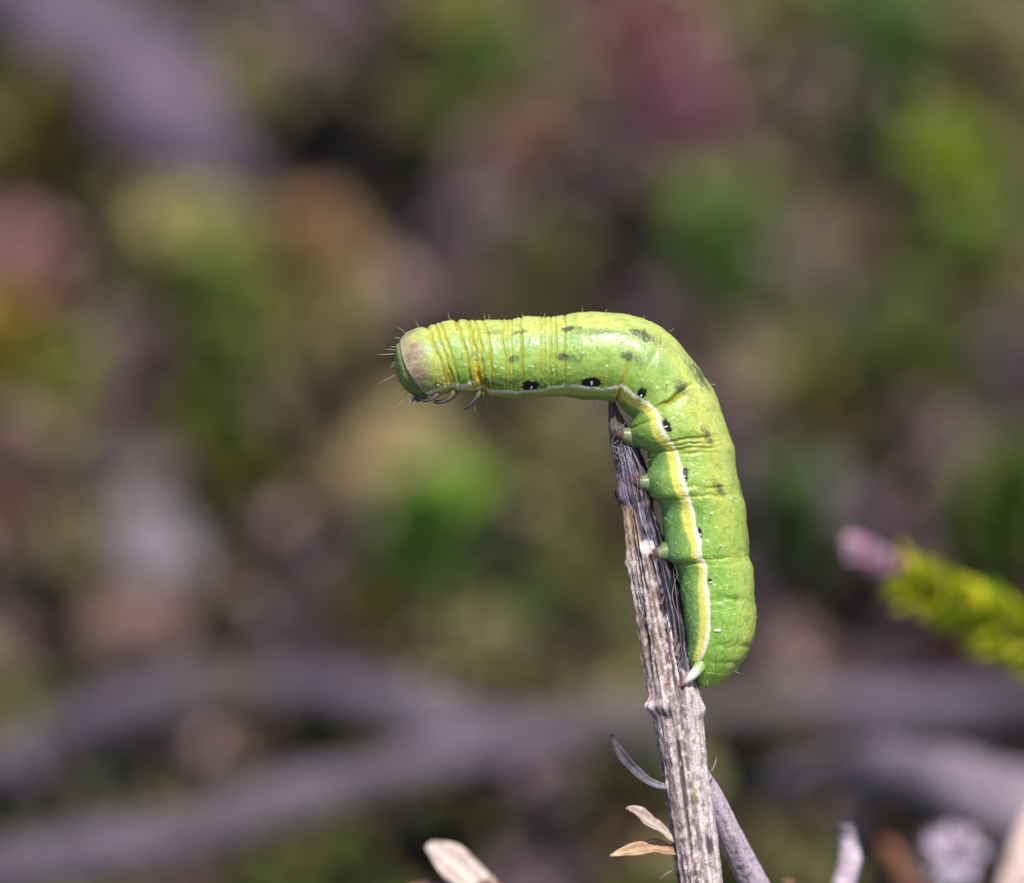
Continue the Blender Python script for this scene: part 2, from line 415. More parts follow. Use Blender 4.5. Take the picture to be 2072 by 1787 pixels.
def build_body():
    S = SQ[:, None] * np.ones(NF); PH = np.ones(NU)[:, None] * PHI
    AB = np.abs(np.where(PH > math.pi, PH - 2 * math.pi, PH))          # angle from the back, both sides alike
    deg = np.degrees(AB)
    cx, sx = np.cos(PH), np.sin(PH)
    n1 = fbm(cx * 3, sx * 3, S / 40, 5, 3); n2 = fbm(cx * 9, sx * 9, S / 10, 15, 3)
    n3 = fbm(cx * 24, sx * 24, S / 3.6, 25, 2); n4 = vnoise(cx * 40, sx * 40, S / 2.2, 35)
    disp = (n1 - .5) * 2.6 + (n2 - .5) * 1.2 + (n3 - .5) * 0.7
    # ---- folds
    fold_col = np.zeros_like(S); fold_dark = np.zeros_like(S)
    slant = (1 - smooth01(S, to_body(960, 720)[0], to_body(1060, 720)[0])) * (deg - 75) * -0.16
    wob = (fbm(cx * 2, sx * 2, S / 30, 45, 2) - .5) * 9 + (fbm(cx * 5, sx * 5, S / 14, 46, 2) - .5) * 3 + slant
    fvar = fbm(cx * 3.2, sx * 3.2, S / 9, 47, 2)
    def fold(x, y, depth, w, lo=0, hi=180, colr=1.0, dark=0.0, soft=22):
        s0, _ = to_body(x, y)
        g = np.exp(-((S + wob - s0) / w) ** 2) * smooth01(deg, lo - soft, lo + soft) * (1 - smooth01(deg, hi - soft, hi + soft))
        nonlocal disp, fold_col, fold_dark
        disp = disp - depth * g * (0.15 + 1.9 * fvar)
        fold_col = np.maximum(fold_col, colr * np.exp(-((S + wob - s0) / (w * 1.25)) ** 2)
                              * smooth01(deg, lo - soft, lo + soft) * (1 - smooth01(deg, hi - soft, hi + soft)) * (.25 + 1.3 * fvar))
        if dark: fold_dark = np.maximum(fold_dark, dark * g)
    for x, dp, w in ((886, 3.4, 3.2), (900, 2.6, 2.6), (911, 2.6, 2.8), (941, 4.2, 3.4), (961, 4.6, 3.8), (974, 2.8, 2.6), (990, 2.6, 2.8),
                     (1020, 2.6, 2.6), (1027.5, 2.0, 2.2), (1036, 2.2, 2.4), (1056, 3.4, 2.6), (1095, 1.6, 2.2), (1102, 1.5, 2.0),
                     (1113, 2.2, 2.2), (1123, 2.4, 2.2), (1142, 3.0, 2.2)):
        fold(x, 725, dp * 1.15, w, -60, 150 if x < 1000 else 140, 0.95 if x < 1000 else 0.65, 0.12)
    fold(966, 760, 5.0, 6.0, 112, 200, 1.6); fold(900, 770, 4.0, 5.0, 115, 200, 1.4)
    fold(1265, 745, 4.2, 5.0, 85, 200, 1.2, 0.1); fold(1228, 755, 1.5, 3.0, 95, 130, 0.6)
    for x, y, dp, w in ((1338, 822, 2.4, 4.0), (1351, 812, 3.6, 3.6), (1362, 802, 3.6, 3.4), (1372, 797, 2.6, 3.0)):
        fold(x, y, dp, w, 62, 112, 0.85, 0.35)
    for x, y, dp, w in ((1420, 884, 2.6, 3.4), (1424, 895, 3.2, 3.4), (1428, 905, 3.0, 3.2), (1432, 914, 1.8, 3.0)):
        fold(x, y, dp, w, 55, 112, 0.7, 0.35)
    fold(1436, 985, 1.6, 4, 45, 110, .4, .15); fold(1440, 1003, 1.8, 4, 30, 110, .4, .1)
    fold(1462, 1128, 1.2, 3.0, -60, 105, 0.15, 0.08); fold(1462, 1138, 1.6, 9, -60, 105, 0.1, 0.0)
    fold(1465, 1214, 1.6, 8, 30, 100, 0.0, 0.10); fold(1470, 1233, 1.2, 6, 30, 100, 0, 0.08)
    fold(1470, 1306, 1.8, 6, -60, 100, 0.0, 0.14); fold(1462, 1340, 1.5, 6, -60, 100, 0, 0.12)
    fold(1300, 857, 3.0, 4, 120, 200, .2, .2); fold(1330, 915, 3.5, 4.5, 100, 200, .5, .3)
    fold(1350, 1012, 3.0, 5, 105, 200, .3, .3); fold(1385, 1142, 3.5, 5, 105, 200, .3, .3)
    for x, y in ((1330, 720), (1395, 790), (1440, 890), (1455, 995), (1462, 1130), (1466, 1215)):
        fold(x, y, 1.9, 15, -60, 100, 0, 0)
    # ---- lateral stripe: traced edges in body coordinates
    top = [(862, 793), (873, 790), (895, 782), (906, 779), (919, 775), (933, 778), (959, 771), (963, 782), (978, 785), (998, 789), (1026, 789), (1060, 790), (1100, 787),
           (1106, 783), (1137, 779), (1160, 778), (1184, 781), (1219, 784), (1254, 779), (1263, 780), (1285, 798), (1306, 810), (1324, 824), (1336, 840), (1340, 859), (1348, 876),
           (1360, 894), (1370, 911), (1374, 922), (1379, 941), (1381, 960), (1388, 977), (1394, 996), (1400, 1020), (1409, 1053), (1412, 1073),
           (1420, 1098), (1428, 1140), (1430, 1173), (1435, 1202), (1438, 1265), (1435, 1292), (1424, 1329), (1415, 1345)]
    bot = [(862, 799), (895, 795), (925, 792), (950, 793), (975, 796), (1010, 803), (1060, 804), (1100, 802), (1140, 800), (1190, 803), (1231, 803), (1262, 815), (1289, 830), (1310, 845), (1315, 868),
           (1331, 898), (1347, 922), (1352, 955), (1358, 984), (1366, 1003), (1374, 1041), (1382, 1075), (1394, 1108), (1405, 1140), (1409, 1194), (1413, 1245),
           (1411, 1285), (1403, 1320), (1400, 1340)]
    def table(pts):
        q = sorted(to_body(*p) for p in pts)
        s = np.array([v[0] for v in q]); p = np.array([v[1] for v in q])
        return np.interp(SQ, s, p), s[0], s[-1]
    te, s0, s1 = table(top); be, _, _ = table(bot)
    be = np.maximum(te + (be - te) * .88, te + 0.10)
    rag = (n2 - .5) * 5.0 + (n4 - .5) * 2.2 + (n1 - .5) * 4.0
    dt = (AB - te[:, None]) * BA[:, None] + rag                # picture units below the stripe's upper edge
    db = (be[:, None] - AB) * BA[:, None] - rag * 1.5
    ins = smooth01(S, s0 - 3, s0 + 4) * (1 - smooth01(S, s1 - 10, s1))
    thx = 1 - smooth01(S, to_body(985, 730)[0], to_body(1010, 730)[0])
    whiteb = smooth01(dt, -1.2, 1.0) * (1 - smooth01(dt - (n1 - .5) * 12 + (n2 - .5) * 6 - 4 * thx, 2.0, 13.0)) * ins * (1 - (.55 - .25 * thx) * np.clip(fold_col, 0, 1))
    yel = smooth01(dt, 0, 5) * smooth01(db, -4, 5) * ins * (1 - .45 * np.clip(fold_col, 0, 1))
    disp = disp + 1.2 * np.exp(-((dt - 8) / 10.0) ** 2) * ins    # the stripe is a soft ridge
    # ---- base pigment, plus painted lower-flank shade (linear albedo)
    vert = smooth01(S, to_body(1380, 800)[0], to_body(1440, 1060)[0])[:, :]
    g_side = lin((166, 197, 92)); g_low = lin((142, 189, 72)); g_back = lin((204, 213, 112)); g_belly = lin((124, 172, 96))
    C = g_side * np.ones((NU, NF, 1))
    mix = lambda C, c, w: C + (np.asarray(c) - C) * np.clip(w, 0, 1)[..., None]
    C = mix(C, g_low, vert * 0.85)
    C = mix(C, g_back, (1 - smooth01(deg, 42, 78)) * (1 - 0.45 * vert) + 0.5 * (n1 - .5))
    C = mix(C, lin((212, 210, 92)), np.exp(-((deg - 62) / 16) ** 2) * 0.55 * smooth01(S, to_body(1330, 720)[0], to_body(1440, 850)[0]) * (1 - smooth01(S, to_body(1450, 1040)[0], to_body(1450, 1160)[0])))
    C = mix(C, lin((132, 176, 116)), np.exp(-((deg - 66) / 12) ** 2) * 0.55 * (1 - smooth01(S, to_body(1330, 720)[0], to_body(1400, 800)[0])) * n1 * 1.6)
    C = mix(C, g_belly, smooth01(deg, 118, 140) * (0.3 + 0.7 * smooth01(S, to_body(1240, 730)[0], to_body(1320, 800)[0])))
    C = mix(C, lin((134, 170, 64)), smooth01(deg, 92, 118) * (1 - vert) * .6)  # greener lower flank ahead of the bend, its shade painted into the colour
    C = mix(C, lin((176, 196, 110)), smooth01(n2, .56, .74) * .35)
    C = mix(C, lin((124, 164, 66)), smooth01(n2, .46, .30) * .45)
    # folds show yellow
    C = mix(C, lin((200, 188, 48)), fold_col * (0.75))
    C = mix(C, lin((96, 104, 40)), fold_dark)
    # fine pale granules
    gran = smooth01(vnoise(cx * 34, sx * 34, S / 2.9, 36), .74, .92) * smooth01(n1, .30, .55)
    C = mix(C, lin((214, 228, 140)), gran * .75); disp = disp + gran * 0.9
    # stripe
    C = mix(C, lin((250, 240, 120)), yel * (0.45 + 0.55 * np.maximum(thx, smooth01(S, to_body(1235, 730)[0], to_body(1300, 800)[0]))) * (0.75 + .5 * n1))
    C = mix(C, lin((252, 250, 226)), whiteb * 0.96)
    for (x, y, wx, wy) in ((902, 772, 7, 12), (966, 766, 8, 20), (960, 745, 5, 14), (978, 786, 10, 7)):
        s, p = to_body(x, y)
        C = mix(C, lin((226, 192, 62)), np.exp(-((S - s) / wx) ** 2 - ((AB - p) * BA[:, None] / (wy * 1.5)) ** 2) * .85 * (1 - whiteb * .6))
    # raised white dots (pinacula)
    dots = [(925, 670), (992, 668), (938, 712), (942, 739), (1000, 715), (1000, 743), (1098, 672), (1072, 690), (1185, 660), (1245, 655), (1290, 690), (1180, 715),
            (1336, 700), (1228, 742), (1330, 785), (1350, 775), (1300, 770), (1415, 784), (1425, 812), (1380, 840), (1418, 860), (1425, 974), (1405, 985), (1440, 1040),
            (1450, 1068), (1460, 1105), (1432, 1095), (1448, 1165), (1470, 1185), (1425, 1050), (1480, 1010), (1120, 750), (1150, 745), (1078, 742), (960, 725), (1015, 745), (1210, 700), (1260, 690), (1130, 690)]
    for (x, y) in dots:
        s, p = to_body(x, y)
        i = np.abs(SQ - s) < 14
        r2 = ((S[i] - s) ** 2 + ((AB[i] - p) * BA[i][:, None]) ** 2)
        w = np.exp(-r2 / 5.0)
        disp[i] += 1.6 * w
        C[i] = mix(C[i], lin((236, 244, 208)), w * 0.9)
    # smudgy dark marks
    for (x, y, wx, wy, st) in ((1155, 664, 16, 7, 1.0), (1190, 670, 40, 7, .45), (1240, 674, 34, 7, .4), (1300, 676, 18, 9, 1.0), (1335, 690, 24, 10, .35), (1140, 721, 15, 7, .9), (1160, 726, 20, 9, .5),
                               (1270, 722, 14, 6, .9), (1290, 730, 16, 7, .5), (1043, 727, 12, 7, .8), (1052, 671, 14, 6, .7), (1000, 672, 16, 7, .5), (1410, 752, 9, 24, .8), (1426, 770, 7, 18, .6), (1377, 783, 9, 9, 1.0),
                               (1432, 882, 6, 16, .9), (1470, 856, 7, 26, .8), (1480, 885, 5, 18, .7), (1458, 990, 9, 16, .9), (1446, 975, 9, 12, .5), (1499, 992, 5, 16, .8), (1512, 1100, 5, 18, .5),
                               (985, 776, 14, 16, .55), (1020, 775, 26, 14, .5), (1048, 770, 8, 12, .5), (900, 771, 5, 5, 1.0), (960, 718, 6, 12, .4), (984, 728, 12, 7, .4), (1415, 1040, 9, 22, .35), (1490, 1210, 6, 8, .5), (1395, 800, 10, 14, .3)):
        s, p = to_body(x, y)
        i = np.abs(SQ - s) < 90; wx *= 1.25; wy *= 1.15
        t = np.array([-BN[:, 1], BN[:, 0]]).T[int(np.argmin(np.abs(SQ - s)))]
        # extents along and across the body from the picture extents
        ls = abs(t[0]) * wx + abs(t[1]) * wy; lp = abs(t[1]) * wx + abs(t[0]) * wy
        e = np.exp(-(((S[i] - s) / ls) ** 2 + ((AB[i] - p) * BA[i][:, None] / lp) ** 2))
        w = smooth01(e * (0.0 + 1.0 * n3[i] + 1.1 * n4[i]) * (0.1 + 1.7 * n2[i]), .18, .95) * st
        C[i] = mix(C[i], lin((50, 68, 52)), w * .88)
    # black patches round the spiracles
    spir = [(1074, 781, 20, 9), (1196, 774, 23, 11), (1297, 799, 15, 13), (1348, 862, 9, 17), (1385, 962, 7.5, 17), (1416, 1079, 6, 13), (1437, 1177, 5, 7)]
    for (x, y, wx, wy) in spir:
        s, p = to_body(x, y)
        i = np.abs(SQ - s) < 45
        t = np.array([-BN[:, 1], BN[:, 0]]).T[int(np.argmin(np.abs(SQ - s)))]
        dxs = (S[i] - s); dps = (AB[i] - p) * BA[i][:, None]
        ls = math.hypot(t[0] * wx, t[1] * wy); lp = math.hypot(t[1] * wx, t[0] * wy)
        cosp = max(abs(math.sin(p)), .45)
        e = (dxs / ls) ** 2 + (dps / (lp / cosp)) ** 2 + (n3[i] - .5) * 1.3 + (n2[i] - .5) * .8
        w = (1 - smooth01(e, .75, 1.05)) * (1 - whiteb[i] * 0.85)
        C[i] = mix(C[i], lin((16, 14, 18)), w)
    # prothoracic spiracle ring
    s, p = to_body(886, 779); i = np.abs(SQ - s) < 20
    r = np.sqrt((S[i] - s) ** 2 + ((AB[i] - p) * BA[i][:, None]) ** 2)
    C[i] = mix(C[i], lin((20, 22, 12)), np.exp(-((r - 6) / 2.2) ** 2))
    # first thoracic segment: brown-pink hood; head: deep green
    sr = SQ[np.argmin(np.abs(SQ - _tk[6]))]
    hoodw = 1 - smooth01(S, sr + 16 + 26 * (n1 - .5), sr + 46 + 30 * (n1 - .5))
    C = mix(C, lin((178, 160, 122)), hoodw * (1 - smooth01(deg, 122, 146)) * smooth01(deg, 8, 40) * (S > sr - 2) * (.55 + .8 * n1))
    C = mix(C, lin((148, 126, 106)), hoodw * smooth01(n2 * .6 + n1 * .5, .52, .66) * (1 - smooth01(deg, 120, 140)) * (S > sr) * .8)
    C = mix(C, lin((224, 204, 186)), np.exp(-((S - sr) / 5) ** 2) * .9)
    C = mix(C, lin((206, 200, 96)), smooth01(S, sr + 30, sr + 50) * (1 - smooth01(S, sr + 62, sr + 84)) * smooth01(deg, 60, 100) * .6)
    head = (S < sr - 5)
    C = mix(C, lin((136, 152, 86)), head * 1.0)
    C = mix(C, lin((112, 128, 66)), head * smooth01(n2, .48, .62) * .7)
    C = mix(C, lin((150, 168, 90)), head * gran * .8)
    # ---- positions
    taper = np.minimum(1, np.minimum(BA, BB) / 30)[:, None]
    # caterpillar's front rim bows forward on the flanks
    bow = 13 * np.exp(-((S - sr) / 26) ** 2) * np.sin(AB) ** 2
    T = np.column_stack([-BN[:, 1], BN[:, 0]])
    sgn = np.sign((np.gradient(BC, axis=0) * T).sum(1)); sgn[sgn == 0] = 1
    T = T * sgn[:, None]; T[:] = np.where((SQ < _tk[10])[:, None], T[np.searchsorted(SQ, _tk[11])], T)
    ra = BA[:, None] + disp * taper; rb = BB[:, None] + disp * taper
    X = BC[:, :1] + ra * cx * BN[:, :1] - bow * T[:, :1]
    Y = BC[:, 1:] + ra * cx * BN[:, 1:] - bow * T[:, 1:]
    Z = rb * sx
    V = cam_local(X.ravel(), Y.ravel(), Z.ravel())
    F = grid_faces(NU, NF)
    tip0 = cam_local(np.array([BC[0, 0] - 1.0]), np.array([BC[0, 1]]), np.array([0.0]))
    tip1 = cam_local(np.array([BC[-1, 0]]), np.array([BC[-1, 1] + .4]), np.array([0.0]))
    k = len(V); V = np.vstack([V, tip0, tip1]); Cf = np.vstack([C.reshape(-1, 3), C[0, 0], C[-1, 0]])
    F += [[k, (j + 1) % NF, j] for j in range(NF)]
    o = (NU - 1) * NF
    F += [[k + 1, o + j, o + (j + 1) % NF] for j in range(NF)]
    F = [f[::-1] for f in F]
    return V, F, Cf

cat = empty('caterpillar', at(1385, 1380, 0.0),
            'smooth green caterpillar with yellow side stripe, bent over the top of the dead twig', 'caterpillar')
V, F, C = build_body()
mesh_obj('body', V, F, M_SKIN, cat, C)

def surf_z(x, y):
    """how far the near flank stands in front of the focus plane there (picture units)"""
    s, p = to_body(x, y); i = int(np.argmin(np.abs(SQ - s)))
    return BB[i] * math.sin(p)

def cl(x, y, z=0.0):
    return cam_local(np.array([float(x)]), np.array([float(y)]), np.array([float(z)]))[0]

# spiracles: pale oval plugs set in the skin
for (x, y, ang, l) in ((1075, 785, 80, 5), (1197, 776, 85, 6), (1297, 802, 60, 5), (1347, 864, 20, 5), (1384, 965, 20, 5), (1415, 1083, 15, 6), (1438, 1179, 10, 5), (1452, 1276, 0, 8), (886, 780, 80, 4.5)):
    z = surf_z(x, y); c = np.array([x, y, z])
    u = np.array([math.cos(math.radians(ang)), -math.sin(math.radians(ang)), 0])
    s, p = to_body(x, y); i = int(np.argmin(np.abs(SQ - s)))
    nrm = np.array([BN[i, 0] * math.cos(p), BN[i, 1] * math.cos(p), math.sin(p)])
    u = u - nrm * np.dot(u, nrm); u /= np.linalg.norm(u); v = np.cross(nrm, u)
    Vv, Ff = [], []
    for a in range(6):
        th = a / 5 * math.pi / 2
        for b in range(14):
            q = b / 14 * 2 * math.pi
            pt = c + u * l * math.cos(th) * math.cos(q) + v * l * .42 * math.cos(th) * math.sin(q) + nrm * (1.6 * math.sin(th) + .2)
            Vv.append(cl(*pt))
    mesh_obj('spiracle', np.array(Vv), grid_faces(6, 14), M_SPIR, cat)

# setae
def z1(x, y): return (940 + x / 5.18) / 1.2355, (740 + y / 5.18) / 1.2355
def z2(x, y): return (1260 + x / 3.4533) / 1.2355, (740 + y / 3.4533) / 1.2355
def z4(x, y): return (1520 + x / 3.885) / 1.2355, (1300 + y / 3.885) / 1.2355
SETAE = [(z1, *q) for q in ((385, 485, 245, 385), (548, 405, 505, 310), (305, 548, 232, 542), (262, 660, 178, 658), (248, 700, 95, 685), (248, 750, 0, 758), (280, 1005, 25, 1140),
         (252, 860, 190, 880), (255, 890, 180, 920), (325, 1120, 290, 1150), (440, 1200, 225, 1480), (440, 1220, 455, 1140), (370, 1195, 320, 1250), (955, 305, 935, 220), (1415, 310, 1400, 220), (1460, 305, 1462, 225),
         (1903, 290, 1898, 210), (1432, 1320, 1445, 1475), (1285, 1250, 1282, 1500), (1930, 1320, 1920, 1375), (1975, 1315, 2005, 1410), (2045, 1320, 2068, 1390), (1130, 1230, 1095, 1310), (1390, 1230, 1385, 1290))]
SETAE += [(z2, *q) for q in ((165, 190, 160, 145), (350, 185, 353, 140), (678, 150, 673, 95), (872, 150, 888, 110), (1205, 195, 1218, 165), (1430, 305, 1475, 275), (1790, 760, 1835, 768), (205, 870, 235, 940), (258, 875, 285, 955),
          (182, 875, 178, 918), (690, 890, 683, 920), (780, 895, 783, 955), (1218, 930, 1226, 970), (1190, 1210, 1215, 1175), (1412, 1210, 1398, 1250))]
SETAE += [(z4, *q) for q in ((1222, 1465, 1290, 1500), (1240, 1450, 1265, 1445), (1385, 1200, 1402, 1196), (960, 1560, 968, 1615), (560, 370, 580, 335), (665, 680, 695, 660), (660, 190, 685, 160), (710, 290, 735, 290), (1430, 950, 1470, 935))]
for (fz, x0, y0, x1, y1) in SETAE:
    ax, ay = fz(x0, y0); bx, by = fz(x1, y1)
    try: z = surf_z(ax, ay)
    except Exception: z = 0
    if ax < 845: z = 12 + 10 * rng.uniform(-1, 1)
    L = math.hypot(bx - ax, by - ay)
    out = rng.uniform(.0, .35) * L
    mx_, my_ = (ax + bx) / 2 + rng.uniform(-.06, .06) * L, (ay + by) / 2 + rng.uniform(-.06, .06) * L
    Vv, Ff = tube_geo([cl(ax, ay, z - 1.5), cl(mx_, my_, z + out * .6), cl(bx, by, z + out)], [0.8 * PX, 0.62 * PX, 0.18 * PX], 6, n=8)
    mesh_obj('seta', Vv, Ff, M_SETA, cat)

for (x, y) in ((925, 670), (992, 668), (938, 712), (1000, 743), (1072, 690), (1120, 750), (1180, 715), (1210, 700), (1300, 770), (1336, 700), (1350, 775), (1415, 784), (1418, 860), (1425, 974),
               (1440, 1040), (1460, 1105), (1448, 1165), (1470, 1185), (1480, 1010), (1465, 1255), (1450, 1320), (1490, 1290), (1320, 930), (1330, 980), (1360, 1060), (1375, 1120), (1395, 1180), (1400, 1250)):
    z = surf_z(x, y); s_, p_ = to_body(x, y); i = int(np.argmin(np.abs(SQ - s_)))
    nr = np.array([BN[i, 0] * math.cos(p_), BN[i, 1] * math.cos(p_), math.sin(p_)]) + rng.normal(0, .35, 3)
    c0 = np.array([x, y, z]); L = rng.uniform(12, 22)
    Vv, Ff = tube_geo([cl(*(c0 - nr)), cl(*(c0 + nr * L * .5)), cl(*(c0 + nr * L + [0, L * .15, 0]))], [.75 * PX, .6 * PX, .2 * PX], 6, n=7)
    mesh_obj('seta', Vv, Ff, M_SETA, cat)

def skin_tube(name, pts, rad, cols, m=22, n=30, mat=None):
    Q = np.array([cl(*p) for p in pts])
    V, F = tube_geo(Q, np.array(rad) * PX, m, n=n)
    k = np.concatenate([np.repeat(np.linspace(0, 1, n), m), [0, 1]])
    cc = np.array([lin(c) for c in cols]); xs = np.linspace(0, 1, len(cc))
    Cc = np.column_stack([np.interp(k, xs, cc[:, i]) for i in range(3)])
    return mesh_obj(name, V, F, mat or M_SKIN, cat, Cc)

# prolegs: near and far one of each pair, gripping the twig
for side in (1, -1):
    for pts, rad in (([(1302, 884), (1283, 884), (1268, 881), (1257, 879)], (25, 21, 16, 11)),
                     ([(1336, 974), (1318, 977), (1303, 977), (1291, 975)], (26, 22, 16, 11)),
                     ([(1372, 1110), (1353, 1115), (1340, 1119), (1328, 1121)], (26, 22, 17, 12))):
        zz = (6, 12, 18, 22) if side > 0 else (-34, -50, -56, -48)
        p = skin_tube('proleg', [(x, y, z) for (x, y), z in zip(pts, zz)], rad,
                      [(112, 160, 84), (106, 150, 78), (112, 142, 84), (130, 132, 100)])
        x, y = pts[-1]; z = zz[-1]
        f = skin_tube('foot', [(x + 5, y - 4, z), (x - 2, y, z - 1), (x - 7, y + 4, z - 6)], (11, 11.5, 7), [(116, 104, 92), (136, 92, 96), (126, 98, 92)], m=14, n=10, mat=M_LEG)
        f.parent = p; f.matrix_parent_inverse = p.matrix_world.inverted()
    zz = (26, 40, 50, 50) if side > 0 else (-26, -44, -54, -50)
    p = skin_tube('anal_proleg', [(x, y, z) for (x, y), z in zip(((1426, 1336), (1411, 1356), (1396, 1372), (1382, 1384)), zz)], (17, 11.5, 8, 4.5),
                  [(126, 174, 60), (170, 196, 110), (238, 238, 226), (214, 176, 176)])
    f = skin_tube('foot', [(1390, 1374, zz[3]), (1382, 1384, zz[3]), (1373, 1391, zz[3] - 7)], (6, 5.5, 2.5), [(222, 200, 196), (186, 110, 128), (196, 160, 150)], m=14, n=10, mat=M_LEG)
    f.parent = p; f.matrix_parent_inverse = p.matrix_world.inverted()

# jointed true legs, mouthparts and antennae
LEGC = [(140, 150, 84), (120, 112, 84), (112, 102, 108), (96, 86, 100), (52, 46, 48)]
for side in (1, -1):
    sx_ = 4 if side < 0 else 0
    for pts, rad in (([(884, 790), (882, 802), (870, 809), (857, 811), (848, 808)], (7, 5, 3.6, 2.8, 1.0)),
                     ([(918, 788), (914, 802), (902, 811), (886, 815), (876, 814)], (7, 5, 3.8, 2.8, 1.0)),
                     ([(970, 790), (966, 803), (957, 813), (946, 824), (937, 831)], (7, 4.6, 3.2, 2.4, .8))):
        zs = (26, 31, 30, 26, 22) if side > 0 else (-20, -24, -22, -18, -15)
        skin_tube('thoracic_leg', [(x + sx_, y - (3 if side < 0 else 0), z) for (x, y), z in zip(pts, zs)], rad, LEGC, m=14, n=22, mat=M_LEG)
    skin_tube('antenna', [(842 + sx_, 792, 20 * side), (836 + sx_, 802, 24 * side), (830 + sx_, 813, 25 * side)], (4.2, 3.4, 1.8), [(120, 132, 70), (110, 100, 60), (150, 140, 190)], m=12, n=10, mat=M_LEG)
skin_tube('mouthparts', [(856, 794, 6), (848, 804, 8), (842, 812, 9)], (13, 10, 4), [(136, 150, 84), (140, 134, 106), (120, 112, 104)], m=18, n=12, mat=M_LEG)

# ------------------------------------------------------------------ the twig the caterpillar holds
TW = [  # centre x, y, half width, depth behind the focus plane (picture units)
    (1238, 812, 9, 6), (1244, 840, 16, 6), (1252, 868, 22, 6), (1263, 900, 28, 6), (1277, 950, 33, 6), (1288, 1000, 36, 6), (1301, 1060, 41, 6), (1312, 1110, 46, 6),
    (1323, 1160, 49, 6), (1333, 1210, 50, 6), (1343, 1270, 50, 6), (1352, 1330, 50, 4), (1361, 1385, 51, 2), (1368, 1430, 53, 0), (1375, 1480, 51, 0),
    (1383, 1540, 50, 0), (1391, 1600, 50, -2), (1401, 1670, 48, -4), (1409, 1730, 48, -8), (1416, 1790, 48, -12), (1424, 1860, 49, -20)]
def build_twig():
    pts = [list(cl(x, y, -z)) + [w * (.95 if y > 1400 else 1.0) * PX] for x, y, w, z in TW]
    last = np.array(pts[-1][:3])
    for k, dz in ((1, .012), (2, .026), (3, .042), (4, .060)):
        q = last + np.array([.0010 * k, -.0022 * k + .0016 * k * k * .35, 0]); q[2] = max(last[2] - dz, -.006)
        pts.append(list(q) + [(.00112 + .00006 * k)])
    n, m = 900, 170
    Q, s = catmull(np.array(pts), n)
    Cn, R = Q[:, :3], Q[:, 3]
    T = np.gradient(Cn, axis=0); T /= np.linalg.norm(T, axis=1)[:, None]
    N = CR - T * (T @ CR)[:, None]; N /= np.linalg.norm(N, axis=1)[:, None]
    B = np.cross(N, T); B *= np.sign((B @ CB))[:, None]
    ph = np.arange(m) * 2 * math.pi / m                        # 0 = right side, 90 = towards the camera
    PH = np.ones(n)[:, None] * ph; c, sn = np.cos(PH), np.sin(PH)
    # picture height of each ring and picture x of each vertex
    yv = np.interp(s, s[np.array([np.argmin(np.abs(Cn - np.array(p[:3])).sum(1)) for p in pts[:len(TW)]])], [t[1] for t in TW])
    Y = yv[:, None] * np.ones(m); Rp = (R / PX)[:, None]
    S = (s / PX)[:, None] * np.ones(m)
    fine = fbm(c * 9, sn * 9, S / 90, 61, 3); rib = fbm(c * 4.2, sn * 4.2, S / 260, 71, 3)
    crk = fbm(c * 16, sn * 16, S / 60, 81, 2); blot = fbm(c * 2.2, sn * 2.2, S / 45, 91, 4); grit = vnoise(c * 30, sn * 30, S / 5, 95)
    disp = (rib - .5) * 12 + (fine - .5) * 7 + (crk - .5) * 4.5 + (grit - .5) * 2.4 + (fbm(c * 5, sn * 5, S / 14, 99, 3) - .5) * 6
    disp *= np.clip(Rp / 40, .35, 1.1) * (1 - .5 * smooth01(Y, 1360, 1420) * smooth01(c, -.5, .1))
    # bark: sleeve that has come away along the side facing the caterpillar
    edge_y = [800, 880, 1000, 1030, 1090, 1120, 1142, 1169, 1198, 1240, 1281, 1323, 1354, 1372, 1390, 3000]
    edge_x = [-1.4, -1.4, -1.4, -.35, -.25, -.02, .0, .08, .05, .12, .26, .34, .48, .75, 1.4, 1.4]
    ex = np.interp(Y, edge_y, edge_x) + (fine - .5) * .35 + (crk - .5) * .25
    bare = smooth01(c, ex - .05, ex + .05)
    front = np.where(sn > -.5, 1.0, 0.7)
    disp = disp - 7.5 * bare * front * smooth01(Y, 1000, 1040) - 4 * smooth01(1130 - Y + (fine - .5) * 40, -6, 6)
    # fissures in the bark
    fis = smooth01(rib + (fine - .5) * .25, .42, .34) * (1 - bare)
    disp = disp - fis * 4
    # knots
    def lump(y0, ph0, h, ly, lp):
        d = np.angle(np.exp(1j * (PH - math.radians(ph0))))
        return h * np.exp(-((Y - y0) / ly) ** 2 - (d * Rp / lp) ** 2)
    k1 = lump(1422, 150, 17, 12, 17); k2 = lump(1444, 15, 11, 15, 22); k3 = lump(1420, 65, 8, 24, 28); k4 = lump(1128, 172, 9, 12, 16); k5 = lump(995, 172, 11, 20, 14); k6 = lump(1106, 95, 5, 16, 22)
    disp = disp + k1 * (.7 + .7 * fine) + k2 + k3 + k4 + k5 + k6 * (.6 + .8 * fine) - lump(1445, 120, 7, 10, 14)
    # ---- colour
    mix = lambda C, col, w: C + (np.asarray(col) - C) * np.clip(w, 0, 1)[..., None]
    fleck = fbm(c * 6, sn * 6, S / 11, 97, 4)
    C = lin((204, 182, 176)) * np.ones((n, m, 1))
    C = mix(C, lin((172, 150, 138)), smooth01(blot, .40, .62))
    C = mix(C, lin((240, 226, 224)), smooth01(fine, .54, .70) * .75)
    C = mix(C, lin((112, 96, 94)), smooth01(grit, .62, .9) * .55); C = mix(C, lin((250, 238, 236)), smooth01(grit, .3, .1) * .4)
    C = mix(C, lin((122, 102, 98)), smooth01(fine, .46, .33) * .65)
    C = mix(C, lin((58, 48, 52)), fis * .85)
    C = mix(C, lin((230, 212, 214)), smooth01(c, -.1, .5) * smooth01(Y, 1385, 1440) * .55)  # sunlit right side of the lower stem, painted paler
